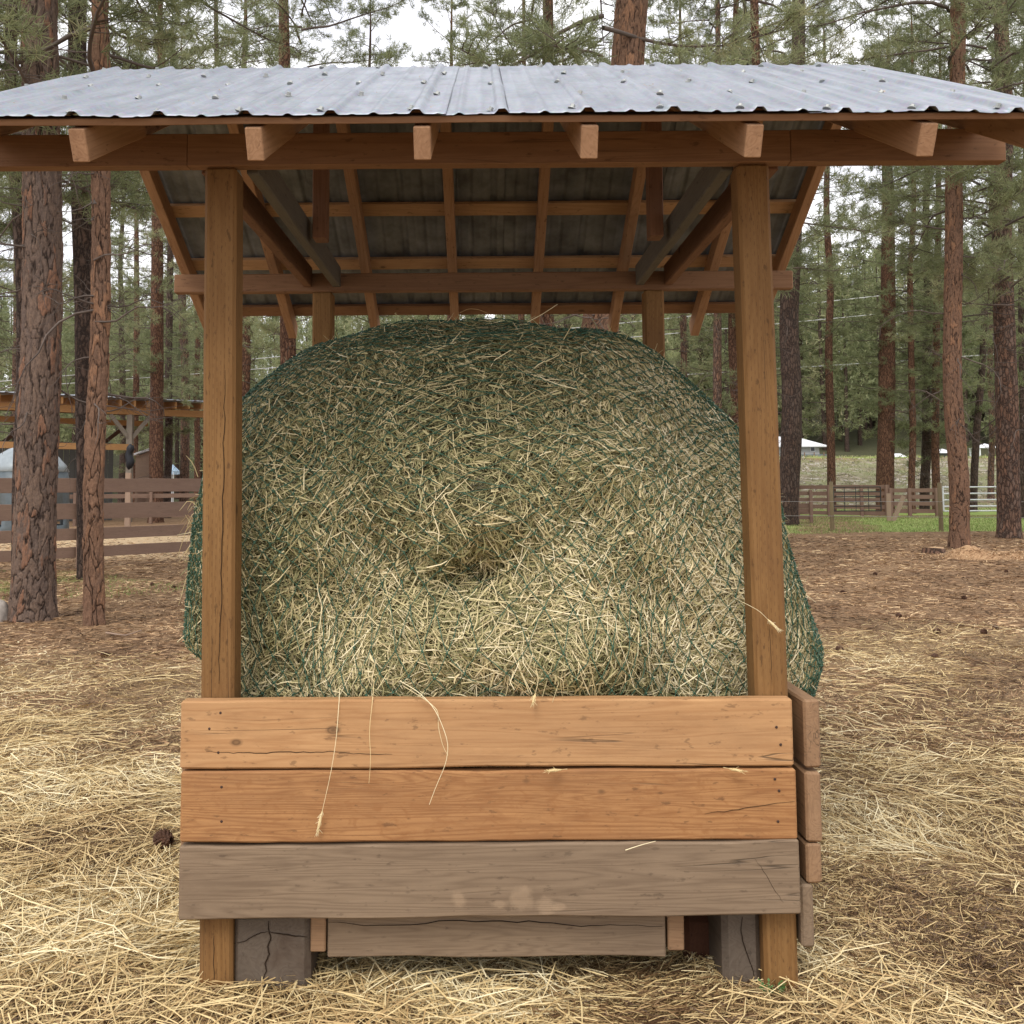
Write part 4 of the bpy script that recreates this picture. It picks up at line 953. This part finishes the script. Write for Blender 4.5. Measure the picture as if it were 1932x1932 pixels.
def hut():
    # moulded plastic hay hut: ribbed dome with openings
    c = at(50, 950, 37); r_ = thing('hay_hut', 'grey-blue moulded plastic hay hut with pale domed top behind the left fence', 'hay hut', (c.x, 37, 0))
    m1 = simple('hut_plastic', (.10, .125, .14), .45, var=.12); m2 = simple('hut_top_plastic', (.26, .30, .32), .35, var=.1); n = 48
    def ring(z, rr, rib): return [((rr + rib * (1 if (k % 6) < 1 else 0)) * math.cos(2 * math.pi * k / n), (rr + rib * (1 if (k % 6) < 1 else 0)) * math.sin(2 * math.pi * k / n), z) for k in range(n)]
    def lathe(rows, m, nm, skip=None):
        V = []; [V.extend(ring(*q)) for q in rows]; Fq = []
        for a in range(len(rows) - 1):
            for k in range(n):
                if skip and skip(a, k): continue
                Fq.append((a * n + k, a * n + (k + 1) % n, (a + 1) * n + (k + 1) % n, (a + 1) * n + k))
        me = np_mesh(nm, V, Fq, m); o = mobj(nm, me, r_); md = o.modifiers.new('t', 'SOLIDIFY'); md.thickness = .04
    lathe([(0, 1.5, .05), (.35, 1.5, .05), (.8, 1.5, .05), (1.9, 1.47, .05), (2.35, 1.45, .05)], m1, 'hut_wall', lambda a, k: a == 1 and (k % 6) in (2, 3, 4))
    lathe([(2.352, 1.47, .04), (2.6, 1.35, .05), (2.95, 1.05, .05), (3.2, .65, .04), (3.33, .25, .02), (3.35, .02, 0)], m2, 'hut_top')
hut()
def shed():
    a = at(255, 900, 60); b = at(281, 900, 60); zt = at(268, 862, 60).z
    r = thing('shed', 'small beige shed with white slanting roof right of the barn post', 'shed', (a.x, 60, 0)); w = b.x - a.x
    me = bpy.data.meshes.new('shed_wall'); bm = bmesh.new()
    bmesh.ops.create_cube(bm, size=1, matrix=Matrix.Translation((w / 2, .9, zt / 2)) @ Matrix.Diagonal((w, 1.8, zt, 1)))
    for v in bm.verts:
        if v.co.z > .5 and v.co.x > w / 2: v.co.z += .35
    bm.to_mesh(me); bm.free(); me.materials.append(M['fence_pale']); mobj('shed_wall', me, r)
    member('shed_roof', Vector((a.x - .15, 60.9, zt + .12)), Vector((b.x + .25, 60.9, zt + .52)), 2.1, .12, M['white'], r, wav=0, cuts=1)
    member('shed_door', Vector((a.x + w * .5, 59.98, .1)), Vector((a.x + w * .5, 59.98, 1.7)), .5, .04, M['fence'], r, up=(0, 1, 0), wav=0, cuts=1)
M['white'] = simple('white_paint', (.75, .76, .78), .5, var=.06)
shed()
def tent():
    c = at(326, 893, 80); z0 = at(326, 893, 80).z; z1 = at(326, 876, 80).z
    r = thing('canopy_tent', 'small pale blue pointed canopy tent beyond the shed', 'tent', (c.x, 80, 0)); rr = .62
    top = [(0, 0, z1)] + [(rr * math.cos(a), rr * math.sin(a), z0 + .1) for a in (.4, 1.97, 3.54, 5.11)] + [(rr * 1.0 * math.cos(a), rr * math.sin(a), z0 - .1) for a in (.4, 1.97, 3.54, 5.11)]
    me = bpy.data.meshes.new('tent_canopy'); me.from_pydata(top, [], [(0, 1, 2), (0, 2, 3), (0, 3, 4), (0, 4, 1), (1, 5, 6, 2), (2, 6, 7, 3), (3, 7, 8, 4), (4, 8, 5, 1)]); me.materials.append(simple('tent_cloth', (.42, .58, .72), .7)); mobj('tent_canopy', me, r)
    for a in (.4, 1.97, 3.54, 5.11): member('tent_pole', Vector((c.x + rr * .95 * math.cos(a), 80 + rr * .95 * math.sin(a), 0)), Vector((c.x + rr * .95 * math.cos(a), 80 + rr * .95 * math.sin(a), z0 + .1)), .05, .05, M['white'], r, up=(0, 1, 0), wav=0, cuts=1, bev=0)
tent()
def bag():
    T = Tubes(); a = at(245, 838, 48); zs = np.linspace(at(245, 838, 48).z, at(245, 886, 48).z, 12)
    T.add([(a.x + .04 * math.sin(i), 48, z) for i, z in enumerate(zs)], [.05, .17, .19, .17, .16, .18, .19, .2, .2, .18, .13, .03], 10)
    o = mobj('hanging_tarp', T.mesh('hanging_tarp', simple('black_tarp', (.015, .016, .02), .55))); tagit(o, 'black tarp bundle hanging beside the barn post', 'tarp')
bag()
def rock(name, label, px, py, sx, sy, sz, col, seed):
    bm = bmesh.new(); bmesh.ops.create_icosphere(bm, subdivisions=4, radius=1); p = gnd(px, py)
    co = np.array([v.co[:] for v in bm.verts]); d = 1 + .22 * fbm(co[:, 0] * 1.3, co[:, 1] * 1.3, co[:, 2] * 1.3, seed, 4)
    for v, k in zip(bm.verts, d): v.co = Vector((v.co.x * k * sx, v.co.y * k * sy, max(-.3, v.co.z) * k * sz))
    me = bpy.data.meshes.new(name); bm.to_mesh(me); bm.free(); me.materials.append(simple(name + '_stone', col, .85, var=.3, sc=9, bump=.6)); [setattr(f, 'use_smooth', True) for f in me.polygons]
    o = mobj(name, me, None, (p.x, p.y, p.z)); tagit(o, label, 'rock')
rock('rock', 'flat slate-grey rock leaning against the foot of the thick plated pine', 42, 1166, .30, .2, .21, (.13, .13, .14), 3)
rock('rock', 'pale rounded stone at the left edge beside the slate-grey rock', -3, 1172, .14, .16, .26, (.34, .30, .26), 9)
def twig(name, label, pts, r):
    P = np.array([(gnd(a, b) + Vector((0, 0, .03)))[:] for a, b in pts]); T = Tubes(); T.add(P, np.linspace(r, r * .5, len(P)), 6)
    o = mobj(name, T.mesh(name, M['fence_pale'])); tagit(o, label, 'stick')
twig('fallen_stick', 'pale forked stick lying on needles right of the slim reddish pine', [(200, 1199), (220, 1202), (236, 1204), (250, 1200), (266, 1194)], .012)
twig('fallen_branch', 'thin pale branch lying across the foot of the dark ridged pine', [(1478, 990), (1500, 991), (1530, 993)], .035)

# ------------------------------------------------------------------ right side
hr = lambda px, py, Y: at(px, py, Y).z
def seg(px0, Y0, px1, Y1): a = at(px0, 950, Y0); b = at(px1, 950, Y1); return (a.x, Y0, 0), (b.x, Y1, 0)
A, B = seg(1440, 56, 1679, 51)
rail_fence('rail_fence', 'brown rail fence behind the black gate, sloping down to the right', A, B, 1.62, (1.55, 1.2, .86, .5, .16), .2, (.05, .30, .55, .80, .985), M['fence'], pw=.16)
A, B = seg(1681, 51, 1769, 50)
rail_fence('rail_fence', 'short brown rail fence between the black gate and the white pipe gate', A, B, 1.45, (1.36, 1.02, .68, .3), .2, (.0, .41, .985), M['fence'], pw=.16)
A, B = seg(1892, 50, 2080, 50)
rail_fence('rail_fence', 'brown rail fence at the right edge beyond the grey and red pine', A, B, 1.45, (1.36, 1.02, .68, .3), .2, (.0, .5, .985), M['fence'], pw=.16)
A, B = seg(1496, 43, 1531, 43)
rail_fence('fence_panel', 'low brown slatted fence panel beside the dark ridged pine', A, B, 1.42, (1.3, 1.02, .78, .56, .26), .17, (.02, .93), M['fence'], pw=.13)
def gate(name, label, cat, px0, px1, pys, Y, vert, mat, r=.03, close=True):
    root = thing(name, label, cat, (at(px0, 950, Y).x, Y, 0)); T = Tubes(); off = np.array([at(px0, 950, Y).x, Y, 0])
    x0 = at(px0, 950, Y).x; x1 = at(px1, 950, Y).x; pm = (px0 + px1) / 2; zs = [at(pm, p, Y).z for p in pys]
    T.add([(x0, Y, zs[0]), (x0 + .001, Y, zs[-1])], r, 8); T.add([(x1, Y, zs[0]), (x1 + .001, Y, zs[-1])], r, 8)
    mobj('gate_frame', T.mesh('gate_frame', mat, off=off), root)
    for z in zs: t = Tubes(); t.add([(x0, Y, z), ((x0 + x1) / 2, Y, z + .001), (x1, Y, z)], r * .85, 8); mobj('gate_bar', t.mesh('gate_bar', mat, off=off), root)
    for v in vert: t = Tubes(); xv = x0 + (x1 - x0) * v; t.add([(xv, Y - .01, zs[0]), (xv + .001, Y - .01, zs[-1])], r * .6, 6); mobj('gate_brace', t.mesh('gate_brace', mat, off=off), root)
M['black_pipe'] = simple('black_pipe', (.02, .022, .02), .5); M['white_pipe'] = simple('white_pipe', (.62, .63, .64), .4, .2)
gate('black_gate', 'black tube gate with mesh bars standing before the brown rail fence', 'gate', 1573, 1662, (919, 928, 937, 946, 955, 964), 46, (.23, .47, .74), M['black_pipe'], .028)
gate('pipe_gate', 'white five-bar pipe gate behind the tall red pine', 'gate', 1780, 1890, (919, 931, 943, 955, 964), 49, (), M['white_pipe'], .045)
# wire fence
wf = thing('wire_fence', 'two-strand wire fence on round posts along the near edge of the grass', 'fence', (at(1569, 950, 36).x, 36, 0))
for px, Y, top, bot in ((1569, 36.2, 909, 996), (1774, 34.2, 911, 1002), (1340, 38, 912, 992), (2000, 32.5, 905, 1008)):
    x = at(px, 950, Y).x; T = Tubes(); T.add([(x, Y, -.2), (x, Y, .6), (x, Y, hr(px, top, Y)), (x, Y, hr(px, top, Y) + .01)], [.078, .075, .072, .01], 12)
    mobj('wire_post', T.mesh('wire_post', M['wire_post'], off=(at(1569, 950, 36).x, 36, 0)), wf)
for z in (1.05, .52):
    T = Tubes(); T.add([(at(px, 950, Y).x, Y - .08, z + .0) for px, Y in ((1340, 38), (1569, 36.2), (1774, 34.2), (2000, 32.5))], .007, 5)
    mobj('wire', T.mesh('wire', simple('wire_metal', (.35, .33, .31), .4, .4), off=(at(1569, 950, 36).x, 36, 0)), wf)
for lab, a, b in (('pale upright prop board leaning by the black gate', (1677, 973), (1676, 931)), ('pale slanting prop board beside the upright one, right of the black gate', (1685, 972), (1705, 936))):
    Yp = 44.5; p0 = at(a[0], a[1], Yp); p0.z = 0; p1 = at(b[0], b[1], Yp); o = member('prop_board', p0, p1, .19, .06, M['fence_pale'], None, up=(0, -1, 0)); tagit(o, lab, 'board')
def stump():
    c = gnd(1763, 1044); r0 = .25; T = Tubes(); n = 40
    r = thing('tree_stump', 'low cut tree stump with pale top left of the tall red pine', 'stump', (c.x, c.y, c.z))
    rn = np.random.default_rng(2); V = []; th = np.linspace(0, 2 * np.pi, n, endpoint=False); jr = 1 + .08 * np.sin(th * 3) + .04 * rn.normal(0, 1, n)
    for z, k in ((-.05, 1.15), (.02, 1.08), (.1, 1.), (.135, .98)): V += [(r0 * k * q * math.cos(t), r0 * k * q * math.sin(t), z + .01 * math.sin(t * 2)) for t, q in zip(th, jr)]
    Fq = [(a * n + k, a * n + (k + 1) % n, (a + 1) * n + (k + 1) % n, (a + 1) * n + k) for a in range(3) for k in range(n)]
    mobj('stump_side', np_mesh('stump_side', V, Fq, M['bark_grey'], smooth=True), r)
    me = bpy.data.meshes.new('stump_top'); me.from_pydata([(x * .985, y * .985, z - .002) for x, y, z in V[3 * n:]], [], [tuple(range(n))]); me.materials.append(simple('cut_wood', (.48, .31, .17), .8, var=.25, sc=30)); mobj('stump_top', me, r)
stump()
def chips():
    c = gnd(1908, 1054); n = 70; u = np.linspace(-1, 1, n); X, Y = np.meshgrid(u, u); R = np.hypot(X, Y)
    Z = .22 * np.exp(-(((X + .55) / .30) ** 2 + (Y / .5) ** 2)) + .12 * np.exp(-(((X - .2) / .5) ** 2 + (Y / .5) ** 2)); Z = Z * (1 - ss(.75, 1, R)) * (1 + .35 * fbm(X * 6, Y * 6, 0, 2, 3)) - .03 * ss(.7, 1, R)
    sx, sy = 1.45, 1.0; V = np.stack([X * sx, Y * sy, Z], -1).reshape(-1, 3); i = (np.arange(n - 1)[:, None] * n + np.arange(n - 1)[None, :]).ravel()
    m = NT('wood_chips'); v = m.coord('Object'); a = m.noise(v, 28, 5, .7); m.base(m.ramp(a, [(.3, (.28, .15, .08)), (.5, (.50, .31, .17)), (.7, (.66, .46, .27))]), .9, .1); m.bump(a, 1., .04)
    o = mobj('wood_chip_pile', np_mesh('wood_chip_pile', V, np.stack([i, i + 1, i + n + 1, i + n], 1), m.m, smooth=True), None, (c.x, c.y + .3, c.z + .01)); tagit(o, 'heap of pale orange wood chips at the foot of the tall red pine', 'wood chips')
    R_ = np.random.default_rng(6); k = 5200; x = R_.normal(0, .55, k); y = R_.normal(0, .5, k); zz = np.interp(0, [0], [0]) + .22 * np.exp(-(((x + .55) / .30) ** 2 + (y / .5) ** 2)) + .12 * np.exp(-(((x - .2) / .5) ** 2 + (y / .5) ** 2))
    P = np.stack([x * sx, y * sy, zz + .012], 1); th = R_.uniform(0, 6.28, k)
    me = strands(P, np.stack([np.cos(th), np.sin(th), R_.normal(0, .3, k)], 1), np.tile([0, 0, 1.], (k, 1)), R_.uniform(.02, .07, k), R_.uniform(.008, .02, k), x * 0, R_.uniform(.0, 1, k), 'chips', tinted('chip_bits', [(0, (.3, .16, .08)), (.6, (.52, .33, .18)), (1, (.7, .52, .32))], .8))
    o2 = mobj('chips', me, o); o2['kind'] = 'stuff'
chips()
def house():
    Y = 100; x0 = at(1470, 850, Y).x; x1 = at(1546, 850, Y).x; zg = float(gz((x0 + x1) / 2, Y)); zt = at(1520, 841, Y).z
    r = thing('house', 'white house with white metal roof on the bank beyond the far fence', 'house', (x0, Y, zg)); wm = simple('house_siding', (.45, .45, .44), .7, var=.05)
    zg0 = zg - .3
    def bx(nm, a, b, m, **k): return boxm(nm, a, b, m, r, 'x', wav=0, cuts=1, bev=.01, **k)
    bx('wall', (x0, Y, zg0), (x1, Y + 7, zt), wm)
    # gable roof, ridge runs away to the left
    rz = at(1500, 823, Y).z; V = [(x0 - .4, Y - .5, zt), (x1 + .7, Y - .5, zt), (x1 + .7, Y + 7.5, zt), (x0 - .4, Y + 7.5, zt), (x0 - .4, Y + 3.5, rz + .2), (x1 - 1.2, Y + 3.5, rz + .1)]
    V = [(a - x0, b - Y, c - zg) for a, b, c in V]; V += [(a, b, c - .14) for a, b, c in V[:4]]
    me = bpy.data.meshes.new('roof'); me.from_pydata(V, [], [(0, 1, 5, 4), (1, 2, 5), (2, 3, 4, 5), (3, 0, 4), (0, 6, 7, 1), (1, 7, 8, 2), (2, 8, 9, 3), (3, 9, 6, 0), (9, 8, 7, 6)]); me.materials.append(M['white']); mobj('roof', me, r)
    wx = at(1533, 847, Y).x; wz = at(1533, 847, Y).z
    bx('window_frame', (wx - .25, Y - .05, wz - .27), (wx + .25, Y - .005, wz + .27), M['white']); bx('window_pane', (wx - .19, Y - .075, wz - .21), (wx + .19, Y - .052, wz + .21), simple('dark_glass', (.03, .035, .04), .1))
    # blue-grey yard fence in front
    f = thing('board_fence', 'low blue-grey board fence in front of the white house', 'fence', (x0, 96, zg)); 
    member('fence_boards', Vector((x0 - 4, 96, zg + .25)), Vector((at(1560, 860, 96).x, 96, zg + .25)), .05, .62, simple('blue_grey_boards', (.16, .18, .21), .7), f, wav=.003)
    for q in range(8): xp = x0 - 3.5 + q * (at(1560, 860, 96).x - x0 + 3.2) / 7; member('fence_post', Vector((xp, 95.94, zg - .2)), Vector((xp, 95.94, zg + .75)), .09, .09, M['fence'], f, up=(0, 1, 0), wav=0, cuts=1)
house()
def roofbit(name, label, px0, px1, py0, py1, Y):
    a = at(px0, py1, Y); b = at(px1, py1, Y); zt = at(px0, py0, Y).z; g = float(gz(a.x, Y)); w = b.x - a.x
    r = thing(name, label, 'outbuilding', (a.x, Y, g)); boxm('wall', (a.x + .1, Y, g - .3), (b.x - .1, Y + 2.4, a.z), simple('dark_wall', (.10, .10, .09)), r, 'x', wav=0, cuts=1)
    V = [(-.2, -.3, a.z - g), (w + .2, -.3, a.z - g), (w + .2, 2.7, a.z - g), (-.2, 2.7, a.z - g), (.2, 1.2, zt - g), (w - .2, 1.2, zt - g)]
    me = bpy.data.meshes.new('roof'); me.from_pydata(V, [], [(0, 1, 5, 4), (1, 2, 5), (2, 3, 4, 5), (3, 0, 4), (3, 2, 1, 0)]); me.materials.append(M['white']); mobj('roof', me, r)
roofbit('outbuilding', 'white-roofed outbuilding glimpsed between the stout and the thin red pines', 1684, 1713, 855, 866, 96)
roofbit('outbuilding', 'white roof glimpsed left of the tall red pine on the bank', 1772, 1794, 846, 855, 96)
def gazebo():
    Y = 92; g = float(gz(at(1866, 870, Y).x, Y)); a = at(1849, 845, Y); b = at(1885, 845, Y); zt = at(1866, 836, Y).z; ze = a.z; w = b.x - a.x; d_ = 1.8
    r = thing('gazebo', 'little white open gazebo with pointed roof on the bank at right', 'gazebo', (a.x, Y, g))
    V = [(-.15, -.15, ze - g), (w + .15, -.15, ze - g), (w + .15, d_ + .15, ze - g), (-.15, d_ + .15, ze - g), (w / 2, d_ / 2, zt - g)]
    me = bpy.data.meshes.new('roof'); me.from_pydata(V, [], [(0, 1, 4), (1, 2, 4), (2, 3, 4), (3, 0, 4), (3, 2, 1, 0)]); me.materials.append(M['white']); mobj('roof', me, r)
    for x, y in ((0, 0), (w * .52, 0), (w, 0), (0, d_), (w, d_)): boxm('gazebo_post', (a.x + x - .06, Y + y, g - .2), (a.x + x + .06, Y + y + .12, ze), M['white'], r, 'z', wav=0, cuts=1)
    boxm('gazebo_base', (a.x - .1, Y - .1, g - .3), (b.x + .1, Y + d_, g + .08), M['white'], r, 'x', wav=0, cuts=1)
    boxm('back_panel', (a.x + .1, Y + d_ - .1, g + .1), (a.x + w * .5, Y + d_ - .05, g + .75), simple('green_panel', (.02, .14, .09)), r, 'x', wav=0, cuts=1)
gazebo()
# power lines
mw = simple('power_wire', (.55, .55, .54), .5)
for lab, a, b, Y in (('lowest power line crossing behind the pines on both sides', (-100, 776), (2050, 656), 70), ('middle power line crossing high behind the pines', (-100, 740), (2050, 553), 72), ('topmost power line crossing high behind the pines', (-100, 728), (2050, 514), 74)):
    p = at(*a, Y); q = at(*b, Y); T = Tubes(); T.add([(p.lerp(q, t) + Vector((0, 0, -1.2 * 4 * t * (1 - t) * .3)))[:] for t in np.linspace(0, 1, 24)], .032, 5)
    o = mobj('power_line', T.mesh('power_line', mw)); tagit(o, lab, 'power line')
def rubble():
    R_ = np.random.default_rng(4); n = 2600; y = R_.uniform(63, 82, n); x = R_.uniform(14, 52, n); k = fbm(x * .15, y * .3, 0, 3, 2) + R_.normal(0, .3, n) > .0; x, y = x[k], y[k]; n = len(x)
    z = gz(x, y); c = np.stack([x, y, z], 1); s_ = R_.uniform(.04, .17, (n, 1)) * R_.uniform(.5, 1, (n, 1))
    base = np.array([(1, 0, 0), (0, 1, 0), (-1, 0, 0), (0, -1, 0), (0, 0, 1), (0, 0, -1)], float)
    V = c[:, None, :] + base[None] * s_[:, None, :] * R_.uniform(.5, 1.3, (n, 6, 1)) * np.array([1.6, 1, .8]) + R_.normal(0, .015, (n, 6, 3))
    f = np.array([(0, 1, 4), (1, 2, 4), (2, 3, 4), (3, 0, 4), (1, 0, 5), (2, 1, 5), (3, 2, 5), (0, 3, 5)])
    me = np_mesh('rubble', V.reshape(-1, 3), (np.arange(n)[:, None, None] * 6 + f[None]).reshape(-1, 3), tinted('rubble_stone', [(0, (.14, .12, .09)), (.6, (.30, .26, .20)), (1, (.55, .51, .44))], .9), np.repeat(R_.random(n), 8))
    o = mobj('rubble', me); tagit(o, 'pale stones and debris strewn over the far bank', 'rubble', kind='stuff')
    n = 16000; y = R_.uniform(60, 86, n); x = R_.uniform(12, 55, n); P = np.stack([x, y, gz(x, y) + .05], 1); D = np.stack([R_.normal(0, .6, n), R_.normal(0, .6, n), np.ones(n)], 1); N = np.stack([R_.normal(0, 1, n), -np.ones(n), 0 * x], 1)
    o = mobj('dry_grass', strands(P, D, N, R_.uniform(.1, .3, n), R_.uniform(.02, .045, n), R_.normal(0, .04, n), R_.random(n), 'dry_grass', tinted('dry_blades', [(0, (.14, .17, .06)), (.5, (.30, .30, .13)), (1, (.55, .48, .28))], .8))); tagit(o, 'dry and green tufts of grass on the far bank', 'grass', kind='stuff')
rubble()
# pine cones
def cone_mesh():
    T = Tubes(); L = .075; T.add([(0, 0, 0), (L * .3, 0, 0), (L * .7, 0, 0), (L, 0, 0)], [.012, .020, .015, .003], 8)
    for q in range(90):
        t = q / 90; r = .026 * math.sin(math.pi * (t * .85 + .12)) + .004; a = q * 2.399; x = L * t
        d = Vector((.45, math.cos(a), math.sin(a))).normalized(); b = Vector((x, math.cos(a) * r * .5, math.sin(a) * r * .5)); T.add([b[:], (b + d * r * .45)[:], (b + d * r * .8)[:]], [.0055, .006, .001], 4)
    return T.mesh('pine_cone', simple('cone_scales', (.085, .04, .022), .8, var=.35, sc=60), smooth=False)
cm = cone_mesh()
o = mobj('pine_cone', cm, None, gnd(322, 1612) + Vector((0, 0, .06))); o.rotation_euler = (.2, .1, 2.6); o.scale = (1.25,) * 3; tagit(o, 'dark open pine cone at the left end of the front boards', 'pine cone')
for q, (px, py) in enumerate(((1762, 1195), (1700, 1165), (1450 + 410, 1195), (1585, 1120), (1880, 1190), (1655, 1085), (1815, 1130), (1760, 1245), (290, 1105), (330, 1110), (190, 1240), (1590, 1230), (1900, 1080))):
    o = mobj('pine_cone', cm, None, gnd(px, py) + Vector((0, 0, .025))); o.rotation_euler = (random.random(), .1, q * 1.9); o.scale = (1.05,) * 3; tagit(o, 'brown pine cone lying loose on the needle-covered ground', 'pine cone', 'pine cones on the needle-covered ground')
def weed(px, py, label):
    p = gnd(px, py); rn = np.random.default_rng(int(px)); r = thing('weed', label, 'weed', (p.x, 3.17, GZ0)); V = []; Fq = []; st = Tubes()
    for q in range(5):
        a = rn.uniform(0, 6.28); h = rn.uniform(.025, .055); e = np.array([math.cos(a) * .02, math.sin(a) * .015, h]); st.add([(0, 0, -.01), e * .5, e], .0012, 4)
        for w in range(3):
            b = a + rn.uniform(-1, 1); c = e * (.6 + .2 * w); d = np.array([math.cos(b), math.sin(b) * .6, .5]); s = np.array([-math.sin(b), math.cos(b), 0]); l = .017; k = len(V)
            V += [c, c + d * l * .5 + s * l * .28, c + d * l, c + d * l * .5 - s * l * .28]; Fq.append((k, k + 1, k + 2, k + 3))
    mobj('leaves', np_mesh('leaves', V, Fq, simple('weed_leaf', (.07, .16, .04), .6)), r); mobj('stems', st.mesh('stems', simple('weed_stem', (.12, .2, .06))), r)
weed(1422, 1850, 'small green weed sprouting left of the right post foot'); weed(1447, 1856, 'tiny green weed at the foot of the right front post')

# ------------------------------------------------------------------ light, sky, camera
S.world = bpy.data.worlds.new('World'); S.world.use_nodes = True; nt = S.world.node_tree; bg = nt.nodes['Background']
sky = nt.nodes.new('ShaderNodeTexSky'); sky.sky_type = 'NISHITA'; sky.sun_disc = False; sky.sun_elevation = rad(52); sky.sun_rotation = rad(200)
tc = nt.nodes.new('ShaderNodeTexCoord'); mp = nt.nodes.new('ShaderNodeMapping'); mp.inputs['Scale'].default_value = (1.5, 1.5, 4); nz = nt.nodes.new('ShaderNodeTexNoise'); nz.inputs['Scale'].default_value = 2.2; nz.inputs['Detail'].default_value = 6
rp = nt.nodes.new('ShaderNodeValToRGB'); rp.color_ramp.elements[0].position = .3; rp.color_ramp.elements[0].color = (9.0, 9.1, 10.2, 1); rp.color_ramp.elements[1].position = .65; rp.color_ramp.elements[1].color = (13.2, 13.0, 13.0, 1)
mx = nt.nodes.new('ShaderNodeMix'); mx.data_type = 'RGBA'; mx.inputs[0].default_value = .92
nt.links.new(tc.outputs['Generated'], mp.inputs[0]); nt.links.new(mp.outputs[0], nz.inputs['Vector']); nt.links.new(nz.outputs['Fac'], rp.inputs[0])
nt.links.new(sky.outputs[0], mx.inputs[6]); nt.links.new(rp.outputs[0], mx.inputs[7]); nt.links.new(mx.outputs[2], bg.inputs['Color']); bg.inputs['Strength'].default_value = .10
sun = bpy.data.lights.new('sun', 'SUN'); sun.energy = 1.5; sun.angle = rad(25); sun.color = (1, .95, .88); so = link(bpy.data.objects.new('sun', sun))
az = rad(200); el = rad(52); sd = Vector((math.sin(az) * math.cos(el), math.cos(az) * math.cos(el), math.sin(el))); so.rotation_euler = sd.to_track_quat('Z', 'Y').to_euler()
cam = bpy.data.cameras.new('camera'); co = link(bpy.data.objects.new('camera', cam)); S.camera = co
co.matrix_world = Matrix.Translation((0, 0, EYE)) @ Matrix((cr, cu, -cf)).transposed().to_4x4()
cam.sensor_width = 36; cam.sensor_height = 36; cam.lens = F / W * 36; cam.shift_x = (W / 2 - PX0) / W; cam.shift_y = (PY0 - W / 2) / W; cam.clip_end = 2000; cam.clip_start = .05
S.render.engine = 'CYCLES'; S.render.resolution_x = 1024; S.render.resolution_y = 1024
S.view_settings.view_transform = 'Standard'; S.view_settings.look = 'None'; S.view_settings.exposure = .45; S.view_settings.gamma = 1
S.cycles.max_bounces = 4; S.cycles.diffuse_bounces = 3; S.cycles.glossy_bounces = 2; S.cycles.transmission_bounces = 1
